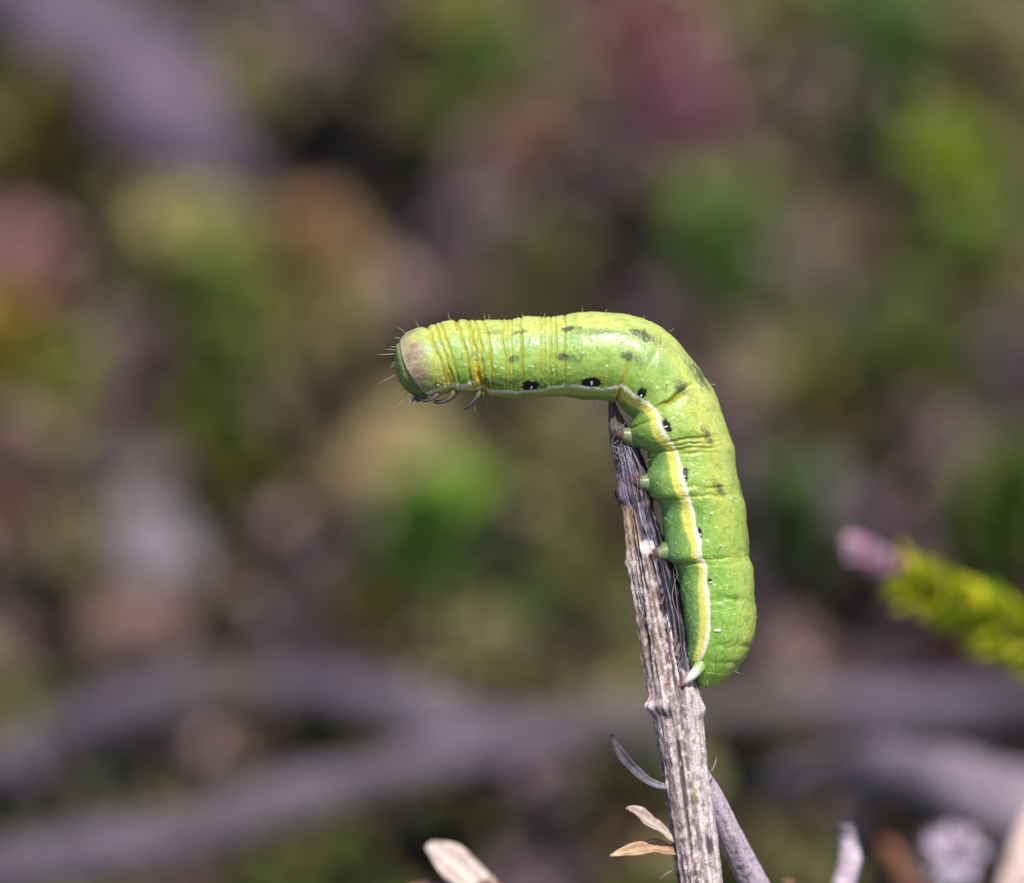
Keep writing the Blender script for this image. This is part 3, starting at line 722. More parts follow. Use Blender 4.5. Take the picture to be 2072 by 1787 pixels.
    C = mix(C, lin((150, 140, 74)), np.exp(-((Y - 1612) / 22) ** 2 - ((c - .28) / .12) ** 2) * .9)
    C = mix(C, lin((44, 40, 50)), smooth01(np.exp(-((Y - 1712) / 28) ** 2 - ((c - .62) / .20) ** 2) * (.5 + fine), .3, .6) * .85)
    C = mix(C, lin((60, 52, 60)), smooth01(np.exp(-((Y - 1770) / 10) ** 2) * (.3 + blot) * (c < .1), .3, .7) * .6)
    C = mix(C, lin((132, 116, 122)), (1 - smooth01(c, -.75, -.1)) * smooth01(Y, 1385, 1440) * .6)  # dim left side of the lower stem, shade painted into the bark colour
    C = mix(C, lin((98, 84, 88)), smooth01(fleck, .55, .68) * .55); C = mix(C, lin((244, 230, 230)), smooth01(fleck, .42, .30) * .6)
    # bare wood, grey-violet with black weathering
    W = lin((116, 110, 130)) * np.ones((n, m, 1))
    W = mix(W, lin((74, 66, 78)), smooth01(rib, .45, .6) * .8); W = mix(W, lin((172, 166, 184)), smooth01(crk, .56, .7) * .7)
    W = mix(W, lin((18, 16, 24)), smooth01(blot + (fine - .5) * .4 + (fleck - .5) * .5, .47, .58) * .94)
    W = mix(W, lin((20, 17, 26)), smooth01(c + (fine - .5) * .9 + (fleck - .5) * .8, .12, .42) * smooth01(Y, 880, 930) * (1 - smooth01(Y, 1300, 1370)) * .8)
    W = mix(W, lin((190, 186, 206)), smooth01(crk + (fine - .5) * .4, .62, .74) * .4)
    W = mix(W, lin((132, 110, 96)), smooth01(Y, 900, 840) * .5)
    wf = np.maximum(bare * smooth01(Y, 1000, 1030), smooth01(Y, 1040, 1010) * 1.0)
    strip = smooth01(Y, 1000, 1035) * (1 - smooth01(Y, 1085, 1115)) * (1 - bare)
    C = C * (1 - wf[..., None]) + W * wf[..., None]
    C = mix(C, lin((168, 142, 112)), strip * .7)
    C = mix(C, lin((120, 84, 92)), np.exp(-((Y - 975) / 22) ** 2) * .6 * (fine + .3))
    C = mix(C, lin((236, 222, 222)), smooth01(k6 / 5 * (.3 + 1.4 * fleck), .3, .6) * .85)
    C = mix(C, lin((34, 28, 30)), np.exp(-((Y - 1128) / 6) ** 2 - ((c - .0) / .3) ** 2) * .8)
    C = mix(C, lin((226, 210, 214)), smooth01(k1 / 17, .3, .7) * .7)
    C = mix(C, lin((32, 26, 34)), np.exp(-((Y - 1446) / 8) ** 2 - ((c + .45) / .3) ** 2) * .9)
    C = mix(C, lin((30, 26, 34)), smooth01(k5 / 11, .4, .8) * .9)
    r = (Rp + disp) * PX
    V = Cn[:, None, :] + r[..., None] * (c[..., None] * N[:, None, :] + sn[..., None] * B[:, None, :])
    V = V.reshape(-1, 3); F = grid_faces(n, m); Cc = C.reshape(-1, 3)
    k = len(V); V = np.vstack([V, Cn[0] + (Cn[0] - Cn[4]) * .3, Cn[-1]]); Cc = np.vstack([Cc, Cc[0], Cc[-1]])
    F += [[k, (j + 1) % m, j] for j in range(m)]
    o = (n - 1) * m; F += [[k + 1, o + j, o + (j + 1) % m] for j in range(m)]
    return V, F, Cc, Cn, pts
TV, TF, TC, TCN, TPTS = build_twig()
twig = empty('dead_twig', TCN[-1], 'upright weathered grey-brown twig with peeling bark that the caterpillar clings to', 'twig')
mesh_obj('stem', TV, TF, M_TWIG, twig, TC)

# frayed fibres near the broken tip
for k in range(22):
    y0 = rng.uniform(862, 935); t = (y0 - 812) / 120
    x0 = 1240 + 20 * t + rng.uniform(-8, 8)
    ang = rng.uniform(.2, 1.5); L = rng.uniform(14, 40)
    dx, dy = -math.cos(ang) * L * .55, rng.choice([-.6, 1]) * math.sin(ang) * L
    zz = rng.uniform(10, 24)
    Vv, Ff = tube_geo([cl(x0 + 8, y0 - dy * .3, zz), cl(x0 + dx * .4, y0 + dy * .2, zz + 4), cl(x0 + dx, y0 + dy * .6, zz + rng.uniform(-4, 8)), cl(x0 + dx * rng.uniform(.6, 1.1), y0 + dy, zz + 4)],
                      [.7 * PX, .6 * PX, .45 * PX, .15 * PX], 5, n=9)
    mesh_obj('fibre', Vv, Ff, M_FIBRE, twig)
for (pts) in (((1362, 1150, 30), (1368, 1200, 36), (1374, 1260, 40), (1382, 1340, 40)), ((1368, 1170, 20), (1360, 1205, 44), (1372, 1250, 46), (1378, 1300, 44)),
              ((1340, 1140, 40), (1350, 1190, 50), (1362, 1240, 50), (1374, 1320, 48)), ((1276, 905, 20), (1294, 940, 34), (1300, 975, 34), (1296, 1000, 34)),
              ((1262, 905, 26), (1280, 940, 36), (1290, 985, 36), (1288, 1010, 34)), ((1296, 1030, 38), (1310, 1062, 42), (1318, 1090, 44), (1330, 1112, 42))):
    Vv, Ff = tube_geo([cl(*p) for p in pts], [.5 * PX, .7 * PX, .6 * PX, .25 * PX], 6, n=12)
    mesh_obj('fibre', Vv, Ff, M_FIBRE, twig)

def blade(name, pts, wid, rgb, parent, thick=1.6, fold=.35, tiprgb=None, n=26, twist=0.0):
    """a narrow dry leaf: curved, folded along its rib, with thickness (picture units)"""
    Q, s = catmull(np.array([list(p) + [w] for p, w in zip(pts, wid)], float), n)
    T = np.gradient(Q[:, :3], axis=0); T /= np.linalg.norm(T, axis=1)[:, None]
    A = np.cross(T, np.array([0, math.sin(twist), math.cos(twist)])); A /= np.linalg.norm(A, axis=1)[:, None]
    Nn = np.cross(A, T)
    us = np.linspace(-1, 1, 9)
    top_, botm = [], []
    for i in range(n):
        w = max(Q[i, 3], .3) * (.86 + .28 * float(vnoise(i * .45, pts[0][0], pts[0][1], 14)))
        for u in us:
            top_.append(Q[i, :3] + A[i] * w * u + Nn[i] * (abs(u) * w * fold + w * .08 * math.sin(i * .55 + u * 2.2) * abs(u) + thick * (1 - u * u * .8)))
            botm.append(Q[i, :3] + A[i] * w * u * .97 + Nn[i] * (abs(u) * w * fold + w * .08 * math.sin(i * .55 + u * 2.2) * abs(u) - thick * (1 - u * u * .8)))
    m = len(us)
    ring = []
    for i in range(n):
        ring += top_[i * m:(i + 1) * m] + botm[i * m:(i + 1) * m][::-1]
    ring = np.array(ring)
    V = cam_local(ring[:, 0], ring[:, 1], ring[:, 2]); F = grid_faces(n, 2 * m)
    F += [list(range(2 * m))[::-1], [(n - 1) * 2 * m + j for j in range(2 * m)]]
    k = np.repeat(np.linspace(0, 1, n), 2 * m)[:, None]
    c0, c1 = lin(rgb), lin(tiprgb if tiprgb is not None else rgb)
    C = (c0 * (1 - k) + c1 * k) * (0.6 + .8 * fbm(ring[:, 0] / 7, ring[:, 1] / 7, ring[:, 2] / 7, 12, 4))[:, None]
    uu = np.tile(np.concatenate([us, us[::-1]]), n)
    C = C * (1 - .28 * np.exp(-((np.abs(uu) - .5) / .12) ** 2) + .18 * np.exp(-(uu / .15) ** 2))[:, None]
    return mesh_obj(name, V, F, M_DRY, parent, np.clip(C, 0, .92))

blade('dead_leaf', [(1352, 1594, 20), (1318, 1584, 60), (1286, 1560, 100), (1258, 1528, 140), (1236, 1486, 170)], [5, 8, 10, 9, 3], (176, 170, 176), twig, tiprgb=(120, 114, 124), twist=-.2)
blade('dead_leaf', [(1366, 1704, 10), (1338, 1682, 40), (1310, 1662, 70), (1286, 1646, 90), (1268, 1636, 110)], [8, 16, 20, 17, 4], (244, 222, 212), twig, tiprgb=(214, 190, 174), twist=-.7)
blade('dead_leaf', [(1370, 1724, 10), (1330, 1717, 40), (1296, 1719, 70), (1262, 1726, 90), (1234, 1732, 110)], [12, 18, 17, 12, 2], (196, 160, 132), twig, tiprgb=(222, 190, 152), twist=-.6)
for k in range(16):
    y0 = rng.uniform(1120, 1370); x0 = np.interp(y0, [1120, 1200, 1280, 1370], [1318, 1333, 1355, 1384]) + rng.uniform(-6, 4)
    if k > 10: y0 = rng.uniform(1130, 1500); x0 = 1275 + (y0 - 1130) * .125
    L = rng.uniform(12, 30); zz = 46 if k <= 10 else 12; sg = 1 if k <= 10 else -1
    blade('bark_shred', [(x0, y0, zz - 3), (x0 + sg * L * .15, y0 - L * .5, zz + 2), (x0 + sg * L * .35, y0 - L, zz + 5)], [2.4, 1.8, .4], (176, 156, 150), twig, thick=.7, n=8)
blade('bark_shred', [(1440, 1560, 14), (1447, 1545, 18), (1450, 1530, 20)], [2, 1.6, .4], (190, 170, 170), twig, thick=.6)
blade('bark_shred', [(1360, 1762, 10), (1348, 1768, 14), (1334, 1782, 16)], [2, 1.6, .4], (150, 130, 130), twig, thick=.6)
# side branch leaving the twig to the lower right
P = [cl(1420, 1560, -20), cl(1444, 1610, -40), cl(1472, 1680, -70), cl(1506, 1750, -110), cl(1548, 1830, -160), cl(1600, 1930, -230)]
nb, mb = 160, 60
Pq, _ = catmull(np.column_stack([np.array(P), np.array([12, 19, 25, 28, 30, 30]) * PX]), nb)
Vv, Ff = tube_geo(Pq[:, :3], Pq[:, 3], mb)
ctr = np.vstack([np.repeat(Pq[:, :3], mb, 0), Pq[0, :3], Pq[-1, :3]])
th = np.concatenate([np.tile(np.arange(mb) * 2 * math.pi / mb, nb), [0, 0]]); al = np.concatenate([np.repeat(np.linspace(0, 1, nb), mb), [0, 1]])
rb_ = fbm(np.cos(th) * 4, np.sin(th) * 4, al * 3, 51, 3); fk_ = fbm(np.cos(th) * 6, np.sin(th) * 6, al * 40, 52, 4)
Vv = ctr + (Vv - ctr) * (1 + (rb_ - .5) * .28 + (fk_ - .5) * .16)[:, None]
Cc = lin((206, 186, 198)) * (.35 + .75 * rb_ + .55 * fk_)[:, None]
Cc = Cc + (lin((92, 78, 88)) - Cc) * (smooth01(fk_, .55, .68) * .6)[:, None]
mesh_obj('side_branch', Vv, Ff, M_TWIG, twig, Cc)

# ------------------------------------------------------------------ foreground bits at the bottom
def to_ground(p, dx=0.0, dy=0.0):
    q = np.array(p, float) + [dx, dy, 0]; q[2] = ground_z(q[0], q[1]) - .003; return q

tp = at(1010, 1850, .009)
dt_ = empty('dry_heather_tip', to_ground(tp), 'pale cream dry heather tip with folded papery bracts, left of the twig foot', 'dry plant')
g = to_ground(tp, .004, .004)
Vv, Ff = tube_geo([g, (g + tp) / 2, tp, at(975, 1795, .008)], [.0007, .0006, .0006, .0005], 9, n=18)
mesh_obj('stem', Vv, Ff, M_STEM, dt_, np.repeat(lin((150, 118, 100))[None], len(Vv), 0))
blade('bract', [(1000, 1835, -470), (962, 1796, -465), (925, 1760, -460), (890, 1728, -462), (866, 1710, -468)], [22, 36, 38, 30, 8], (252, 236, 226), dt_, tiprgb=(238, 214, 204), thick=5, twist=-.6)
blade('bract', [(1014, 1832, -480), (980, 1778, -485), (944, 1740, -488), (900, 1708, -490)], [10, 16, 14, 4], (226, 190, 170), dt_, tiprgb=(190, 150, 132), thick=4, twist=-1.1)
blade('bract', [(985, 1840, -450), (986, 1800, -450), (994, 1772, -455)], [14, 18, 6], (226, 198, 182), dt_, thick=4)
blade('bract', [(980, 1850, -480), (920, 1815, -490), (860, 1798, -500), (826, 1794, -510)], [12, 18, 14, 4], (176, 140, 124), dt_, thick=4)

def stub(name, label, pts, rad, rgb, tip=None):
    """a short dead stalk; pts picture places with depth in metres"""
    W = [at(x, y, d) for x, y, d in pts]
    g = to_ground(W[0], .003, .002)
    W = [g, (g * .5 + W[0] * .5) + [.001, 0, 0]] + W
    R = [rad[0] * 1.1, rad[0] * 1.05] + list(rad)
    e = empty(name, g, label, 'dead stalk')
    Vv, Ff = tube_geo(W, np.array(R), 18, n=50)
    c = fbm(Vv[:, 0] * 900, Vv[:, 1] * 900, Vv[:, 2] * 300, 8, 4)
    mesh_obj('stem', Vv, Ff, M_STEM, e, lin(rgb) * (.55 + .9 * c)[:, None])
    return e, W
stub('dead_stalk', 'short pale mauve curved dead stalk standing right of the twig foot',
     [(1690, 1850, .011), (1708, 1790, .011), (1722, 1735, .011), (1721, 1690, .011), (1714, 1670, .011)], [.00050, .00055, .00054, .00050, .00036], (214, 194, 206))
stub('dead_stalk', 'thin russet dead stalk leaning beside the pale curved stalk',
     [(1880, 1850, .045), (1835, 1780, .045), (1795, 1710, .046), (1770, 1660, .047)], [.0005, .0005, .00045, .0002], (124, 84, 66))
stub('dead_stalk', 'thick cream dead stalk leaning beside the lilac dried flower head',
     [(2048, 1850, .028), (2064, 1780, .028), (2088, 1700, .028), (2120, 1600, .03)], [.0011, .0011, .0010, .0007], (224, 196, 186))
stub('dead_stalk', 'stubby tan stalk tip just beyond the branching foot of the twig',
     [(1600, 1880, .010), (1598, 1820, .010), (1594, 1782, .010)], [.0005, .0005, .0003], (206, 156, 120))
# pale seed head
pt = at(1932, 1732, .040); g = to_ground(pt, .003, .003)
sh = empty('seed_head', g, 'round pale lilac dried flower head on a short stem by the russet stalk', 'seed head')
Vv, Ff = tube_geo([g, (g + pt) / 2, pt], [.0006, .0005, .0005], 8, n=12)
mesh_obj('stem', Vv, Ff, M_STEM, sh, np.repeat(lin((130, 104, 92))[None], len(Vv), 0))
items = []
for i in range(60):
    d = rnd_dir(); items.append((pt + d * .0004, d, rng.uniform(.0011, .0016), 1.6, rng.uniform(0, 6), vary(lin((236, 216, 236)), .08)))
Vv, Ff, Cc = leaves_geo(items); mesh_obj('petals', Vv, Ff, M_FOL, sh, Cc)

# ------------------------------------------------------------------ heather shoot on the right, a little behind
def right_shoot():
    d = .030
    path = [at(2330, 1520, .040), at(2200, 1390, .038), at(2085, 1308, .036), at(1970, 1236, .035), at(1860, 1183, .034), at(1795, 1145, .034), at(1752, 1122, .034)]
    g = to_ground(path[0], .012, .006)
    W = [g, g * .5 + path[0] * .5 + [.004, 0, 0]] + path
    e = empty('heather_shoot', g, 'bright yellow-green heather shoot with a mauve tip, right of the caterpillar', 'heather')
    Q, _ = catmull(np.column_stack([np.array(W), [.0009, .0008, .0007, .0006, .0006, .0005, .0005, .0004, .0003]]), 80)
    Vv, Ff = tube_geo(Q[:, :3], Q[:, 3], 10)
    mesh_obj('stem', Vv, Ff, M_STEM, e, np.repeat(lin((120, 92, 70))[None], len(Vv), 0))
    L = np.concatenate([[0], np.cumsum(np.linalg.norm(np.diff(Q[:, :3], axis=0), axis=1))])
    i0 = np.argmin(np.linalg.norm(Q[:, :3] - path[0], axis=1)); s0 = L[i0]
    greens = [(176, 174, 44), (160, 164, 40), (128, 148, 36), (190, 178, 72), (84, 112, 20)]
    pinks = [(162, 126, 144), (168, 138, 150), (148, 126, 142)]
    protos = []
    for k, cset in enumerate(greens + pinks):
        v, f, c = leaves_geo([(np.zeros(3), np.array([1.0, 0, 0]), 1.0, 2.1, 0, np.minimum(lin(cset) * 1.9, .9))])
        # give the leaf a back so that it is a solid sliver
        v2 = v + np.array([0, 0, -.05]); nn = len(v)
        f = f + [[nn + q for q in reversed(x)] for x in f]
        me = bpy.data.meshes.new('leaf'); me.from_pydata(np.vstack([v, v2]).tolist(), [], f)
        ca = me.color_attributes.new('Col', 'FLOAT_COLOR', 'POINT')
        ca.data.foreach_set('color', np.column_stack([np.vstack([c, c]), np.ones(2 * nn)]).astype(np.float32).ravel())
        me.materials.append(M_FOL); protos.append(me)
    nL = 170
    for i in range(nL):
        t = (i + .5) / nL; s = s0 + (L[-1] - s0) * t
        b = np.array([np.interp(s, L, Q[:, q]) for q in range(3)])
        T = np.array([np.interp(min(s + .0004, L[-1]), L, Q[:, q]) - np.interp(s - .0006, L, Q[:, q]) for q in range(3)]); T /= np.linalg.norm(T)
        e1, e2, e3 = basis(T, i * 2.3999)
        tip = t > .86
        out = .8 if not tip else .6
        dd = T * (.75 if not tip else 1.0) + e2 * out * rng.uniform(.8, 1.2) + e3 * rng.uniform(-.15, .15)
        a1, a2, a3 = basis(dd, 0)
        # leaf's flat side faces the stem
        nrm = e2 - a1 * np.dot(e2, a1); nrm /= np.linalg.norm(nrm); sd = np.cross(nrm, a1)
        ln = rng.uniform(.0019, .0026) * (1.1 if t < .6 else 1.0) * (.66 if tip else 1)
        M = Matrix.Identity(4)
        for q in range(3):
            M[q][0], M[q][1], M[q][2], M[q][3] = a1[q] * ln, sd[q] * ln, nrm[q] * ln, b[q]
        o = bpy.data.objects.new('petal' if tip else 'leaf', protos[5 + i % 3] if tip else protos[int(rng.choice(5, p=[.3, .25, .2, .1, .15]))])
        COL.objects.link(o); o.parent = e; o.matrix_parent_inverse = e.matrix_world.inverted(); o.matrix_world = M
        o.matrix_basis = M
right_shoot()

# ------------------------------------------------------------------ blurred heath behind
MAUVE = (128, 112, 132)
def stem_px(label, pts, rad, rgb, stubs=3):
    """a dead branch lying over the heath: picture places with height above the ground in metres"""
    W = [on_plane(x, y, h) for x, y, h in pts]
    return dead_stem('dead_branch', label, 'dead branch', W, rad, rgb, None, stubs=stubs)

stem_px('long arched grey-mauve dead branch crossing low behind the twig', [(-420, 1700, -.004), (-200, 1610, .012), (0, 1540, 0.014), (200, 1455, 0.017), (350, 1408, 0.019), (530, 1385, 0.019), (730, 1412, 0.019), (1000, 1482, 0.019), (1200, 1470, 0.019), (1400, 1440, 0.019), (1640, 1432, 0.019), (1850, 1436, 0.019), (2100, 1415, 0.014), (2400, 1440, -.004)], [.0018, .0018, .0016, .0016, .0015], (102, 92, 106), 4)
stem_px('grey-mauve dead branch slanting up to meet the long arched branch', [(-420, 1820, -.004), (-150, 1780, .016), (250, 1720, 0.019), (500, 1645, 0.021), (800, 1568, 0.022), (1000, 1512, 0.021), (1180, 1472, 0.019)], [.0019, .0020, .0018, .0016, .0013], (104, 93, 104), 2)
stem_px('pale pinkish dead branch low on the heath right of the twig', [(1500, 1630, .010), (1620, 1585, .024), (1740, 1555, .034), (1860, 1562, .040), (1980, 1605, .042), (2120, 1660, .042), (2350, 1740, .034), (2600, 1800, -.004)], [.0007, .0016, .0022, .0022, .0019], (138, 123, 134), 2)
stem_px('thick mauve dead branch lying on the far heath above the caterpillar head', [(-200, -220, .004), (-20, -70, .014), (130, 50, .018), (270, 180, .018), (370, 300, .014), (440, 420, -.003)], [.0042, .0047, .0046, .0042, .0030], (112, 96, 116), 0)
stem_px('grey dead branch lying below and left of the caterpillar head', [(120, 830, -.003), (210, 950, .006), (290, 1070, .010), (350, 1180, .010), (390, 1280, .004), (410, 1340, -.004)], [.0016, .0026, .0030, .0028, .0018], (118, 110, 116), 2)
stem_px('mauve dead branch lying above the bend of the caterpillar', [(1060, 400, -.004), (1160, 375, .004), (1270, 365, .006), (1380, 345, .005), (1470, 320, -.004)], [.0014, .0026, .0030, .0024, .0014], (116, 98, 112), 1)
stem_px('brown dead branch lying behind the caterpillar upright half', [(1550, 1280, -.004), (1570, 1160, .006), (1590, 1050, .008), (1620, 930, .006), (1640, 820, -.004)], [.0012, .0018, .0018, .0012], (100, 88, 82), 1)

H = 'heather'
S = shoot
S('heather_shoot', 'pale yellow-green heather clump beyond the leaf-green clump, left of the caterpillar head', H, 400, 545, 90, (166, 158, 104), n=110, gain=1.5)
S('heather_shoot', 'leaf-green heather clump in front of the pale yellow-green clump', H, 440, 640, 85, (130, 142, 74), n=110, gain=1.4)
S('heather_shoot', 'pale olive heather between the pale yellow-green and straw-green clumps', H, 520, 590, 80, (146, 146, 92), n=90, gain=1.4)
S('heather_shoot', 'straw-green heather clump nearest the caterpillar head', H, 620, 580, 85, (164, 150, 98), n=110, tip=(160, 132, 94), gain=1.6)
S('heather_shoot', 'olive heather spray on the far heath above the middle of the caterpillar', H, 935, 90, 75, (120, 118, 62), n=100)
S('heather_shoot', 'green heather sprig hanging below the far olive spray', H, 1000, 205, 70, (86, 108, 48), n=90)
S('heather_shoot', 'dark green heather clump beyond the deep green and bright lime clumps', H, 1820, 140, 100, (86, 106, 60), n=110)
S('heather_shoot', 'deep green heather clump in front of the far dark green clump', H, 1800, 240, 85, (68, 88, 36), n=90)
S('heather_shoot', 'bright lime heather clump right of the caterpillar bend', H, 1940, 430, 105, (140, 152, 52), n=130, gain=1.35)
S('heather_shoot', 'olive-green heather below the bright lime clump', H, 1985, 580, 90, (112, 124, 60), n=100)
S('heather_shoot', 'dull green heather behind the bend of the caterpillar', H, 1455, 535, 85, (102, 120, 62), n=100)
S('heather_shoot', 'olive heather clump directly above the caterpillar back', H, 1070, 575, 70, (96, 98, 56), n=80)
S('heather_shoot', 'mustard heather tuft between the faded pink blossom and yellow-olive tuft', H, 15, 715, 70, (150, 128, 44), n=90)
S('heather_shoot', 'yellow-olive heather tuft below the mustard tuft', H, 85, 830, 75, (130, 130, 66), n=90)
S('heather_shoot', 'dark olive heather tuft between the grey branch and the green leafy sprig', H, 440, 930, 65, (84, 92, 18), n=80)
S('heather_shoot', 'green heather under the leafy sprig, left of the twig', H, 850, 1110, 70, (74, 102, 44), n=80)
S('heather_shoot', 'olive heather on the left of the far mauve branch', H, 90, 290, 90, (108, 98, 54), n=90)
S('heather_shoot', 'olive heather right of the caterpillar upright half', H, 1640, 870, 85, (112, 110, 58), n=90)
S('heather_shoot', 'green-olive heather above the mauve-tipped shoot', H, 1880, 760, 95, (88, 98, 48), n=90)
S('heather_shoot', 'green heather behind the mauve-tipped shoot', H, 2020, 1040, 80, (84, 98, 40), n=90)
S('heather_shoot', 'dim green heather between caterpillar and mauve-tipped shoot', H, 1620, 1060, 70, (76, 94, 52), n=80)
S('heather_shoot', 'small green tuft framed by the two joining mauve branches', H, 620, 1480, 45, (52, 72, 18), n=60, hz=.006)
S('heather_shoot', 'dark green tuft right of the twig under the long branch', H, 1560, 1560, 55, (40, 58, 14), n=70, hz=.006)
S('heather_shoot', 'olive tuft above the joining mauve branches', H, 760, 1290, 70, (92, 88, 46), n=80, hz=.010)
S('heather_shoot', 'grey-green tuft under the slanting branch', H, 130, 1640, 80, (142, 138, 122), n=90, hz=.010)
S('heather_shoot', 'olive tuft at the foot of the twig', H, 1300, 1610, 70, (84, 92, 50), n=80, hz=.008)
S('heather_shoot', 'khaki heather beside the far dark green clump', H, 1980, 130, 90, (128, 120, 84), n=90)
FL = 'heather flower'
def flower(label, x, y, r, rgb, **k): return S('heather_flower', label, FL, x, y, r, rgb, wf=2.2, **k)
flower('dusky pink heather blossom on the far heath above the caterpillar bend', 1320, 130, 105, (146, 106, 110), n=120)
flower('rose-purple heather blossom below the far dusky pink blossom', 1405, 290, 75, (138, 96, 108), n=90)
flower('salmon heather blossom above the middle of the caterpillar', 1050, 320, 60, (150, 118, 100), n=70)
flower('faded pink blossom just beyond the mustard heather tuft', 45, 600, 75, (160, 122, 124), n=90)
flower('dusty mauve blossom between mustard tuft and caterpillar head', 265, 760, 65, (132, 108, 114), n=80)
flower('maroon blossom under the mauve-tipped shoot', 1950, 1345, 75, (110, 72, 76), n=80, hz=.010)
flower('pale pink-brown blossom on the near side of the yellow-olive tuft', 40, 980, 70, (132, 108, 100), n=80)

def oval_leaf(name, parent, base, direc, L, W, roll, rgb, curl=.25):
    n, m = 12, 7
    e1, e2, e3 = basis(np.array(direc, float), roll)
    V = []
    for side in (1, -1):
        for i in range(n):
            t = i / (n - 1); w = W * math.sin(math.pi * min(max(t, .02), .98)) ** .75
            for j in range(m):
                u = j / (m - 1) * 2 - 1
                V.append(base + e1 * L * t + e2 * w * u * .5 + e3 * (L * curl * (t - t * t) + abs(u) * w * .12 + side * .00008 * (1 - u * u)))
    f = grid_faces(n, m, close=False)
    F = f + [[q + n * m for q in reversed(x)] for x in f]
    V = np.array(V); C = lin(rgb) * (.8 + .4 * fbm(V[:, 0] * 900, V[:, 1] * 900, V[:, 2] * 900, 4, 3))[:, None]
    return mesh_obj(name, V, F, M_FOL, parent, C)

def leafy(name, label, cat_, leaves, base_px, hz):
    """stem with oval leaves; leaves: x, y, length mm, width mm, direction, roll, colour"""
    c = on_plane(*base_px, hz); g = to_ground(c, rng.uniform(-.003, .003), .003)
    e = empty(name, g, label, cat_)
    ends = [on_plane(l[0], l[1], hz + l[7]) for l in leaves]
    Vv, Ff = tube_geo([g, (g + c) / 2, c], [.0007, .0006, .0005], 8, n=10)
    mesh_obj('stem', Vv, Ff, M_STEM, e, np.repeat(lin((96, 98, 50))[None], len(Vv), 0))
    for l, p in zip(leaves, ends):
        d = np.array(l[4], float); d /= np.linalg.norm(d)
        b = p - d * l[2] * .0005
        lf = oval_leaf('leaf', e, b, d, l[2] * .001, l[3] * .001, l[5], l[6])
        Vv, Ff = tube_geo([c, (c + b) / 2 + [0, 0, .0006], b + d * .0003], [.0004, .0003, .0003], 6, n=8)
        k = mesh_obj('leaf_stalk', Vv, Ff, M_STEM, lf, np.repeat(lin((96, 98, 50))[None], len(Vv), 0))
    return e
leafy('bilberry_sprig', 'vivid green leafy sprig below the raised front half of the caterpillar', 'sprig',
      [(880, 1020, 9, 6, (.9, .3, .3), .2, (116, 156, 14), .006), (850, 1050, 7, 5, (-.6, .6, .2), -.3, (92, 126, 40), .004), (905, 1085, 6, 4.5, (.5, -.6, .1), .3, (96, 136, 30), .003)], (880, 1090), .010)
leafy('bilberry_sprig', 'narrow deep green leafy sprig close to the left of the twig', 'sprig',
      [(1085, 1235, 7, 3.5, (.5, .9, .3), .3, (50, 84, 4), .003), (1135, 1150, 6, 3, (.4, .9, .3), -.2, (66, 88, 20), .004)], (1090, 1260), .008)
def dryl(label, x, y, L, W, d, roll, rgb, hz=.010):
    c = on_plane(x, y, hz); dd = np.array(d, float) / np.linalg.norm(d)
    e = empty('fallen_leaf', to_ground(c), label, 'dry leaf')
    oval_leaf('blade', e, c - dd * L * .0005, dd, L * .001, W * .001, roll, rgb, .3)
    g = to_ground(c, .001, 0); b = c - dd * L * .0005
    Vv, Ff = tube_geo([g, (g + b) / 2 + [0.0006, 0, 0], b + dd * .0004], [.0003, .0003, .00025], 6, n=8)
    mesh_obj('leaf_stalk', Vv, Ff, M_STEM, e, np.repeat(lin((120, 96, 70))[None], len(Vv), 0))
dryl('tan dry leaf above the vivid green sprig, under the caterpillar front', 800, 915, 11, 9, (.8, .4, .2), .1, (168, 148, 104))
dryl('ochre dry leaf right of the straw-green clump', 695, 535, 6, 5, (.5, .8, .3), .2, (160, 126, 86))
dryl('pinkish brown dry leaf above the left end of the long arched branch', 275, 1290, 9, 7, (.1, 1, .2), .1, (138, 110, 104))
dryl('brown dry leaf beside the bright lime clump', 1690, 490, 9, 7, (.7, .6, .1), .3, (112, 92, 72))
dryl('greyish tan dry leaf behind the bend of the caterpillar', 1480, 745, 9, 8, (.3, 1, .2), .2, (128, 112, 92))
dryl('dull brown dry leaf between the caterpillar and far pink blossom', 1130, 480, 9, 8, (1, .2, .1), .0, (104, 86, 90))
dryl('orange-brown dry leaf right of the caterpillar upper back', 1690, 850, 6, 5, (.6, .6, .2), .0, (138, 110, 64))

def shade_lump(label, x, y, r, hz=.004):  # added dark lump standing in for a shadow gap in the heather
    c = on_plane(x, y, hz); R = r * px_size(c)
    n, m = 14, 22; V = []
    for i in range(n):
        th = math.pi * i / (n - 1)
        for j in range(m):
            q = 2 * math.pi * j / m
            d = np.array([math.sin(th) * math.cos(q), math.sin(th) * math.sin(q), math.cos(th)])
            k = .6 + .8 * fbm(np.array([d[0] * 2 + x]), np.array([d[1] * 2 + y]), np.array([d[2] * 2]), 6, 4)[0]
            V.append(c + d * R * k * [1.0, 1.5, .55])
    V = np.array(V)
    o = mesh_obj('shadow_lump', V, grid_faces(n, m), M_LITTER, None, lin((40, 34, 40)) * (.5 + fbm(V[:, 0] * 400, V[:, 1] * 400, V[:, 2] * 400, 2, 3))[:, None])
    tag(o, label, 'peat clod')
shade_lump('blackish shadow stand-in lump between the far mauve branch and the far olive spray', 640, 150, 110)
shade_lump('dark shadow stand-in lump on the heath above the caterpillar front half', 890, 430, 120)
shade_lump('dark shadow stand-in lump right of the caterpillar bend, left of the olive-green heather', 1700, 640, 130)
shade_lump('dark shadow stand-in lump above left of the bright lime heather', 1765, 325, 80)
shade_lump('black shadow stand-in lump below left of the caterpillar head', 570, 800, 110)
shade_lump('black shadow stand-in lump left of the lying grey branch', 90, 1110, 80)
shade_lump('black shadow stand-in lump above the left end of the long arched branch', 100, 1370, 110)
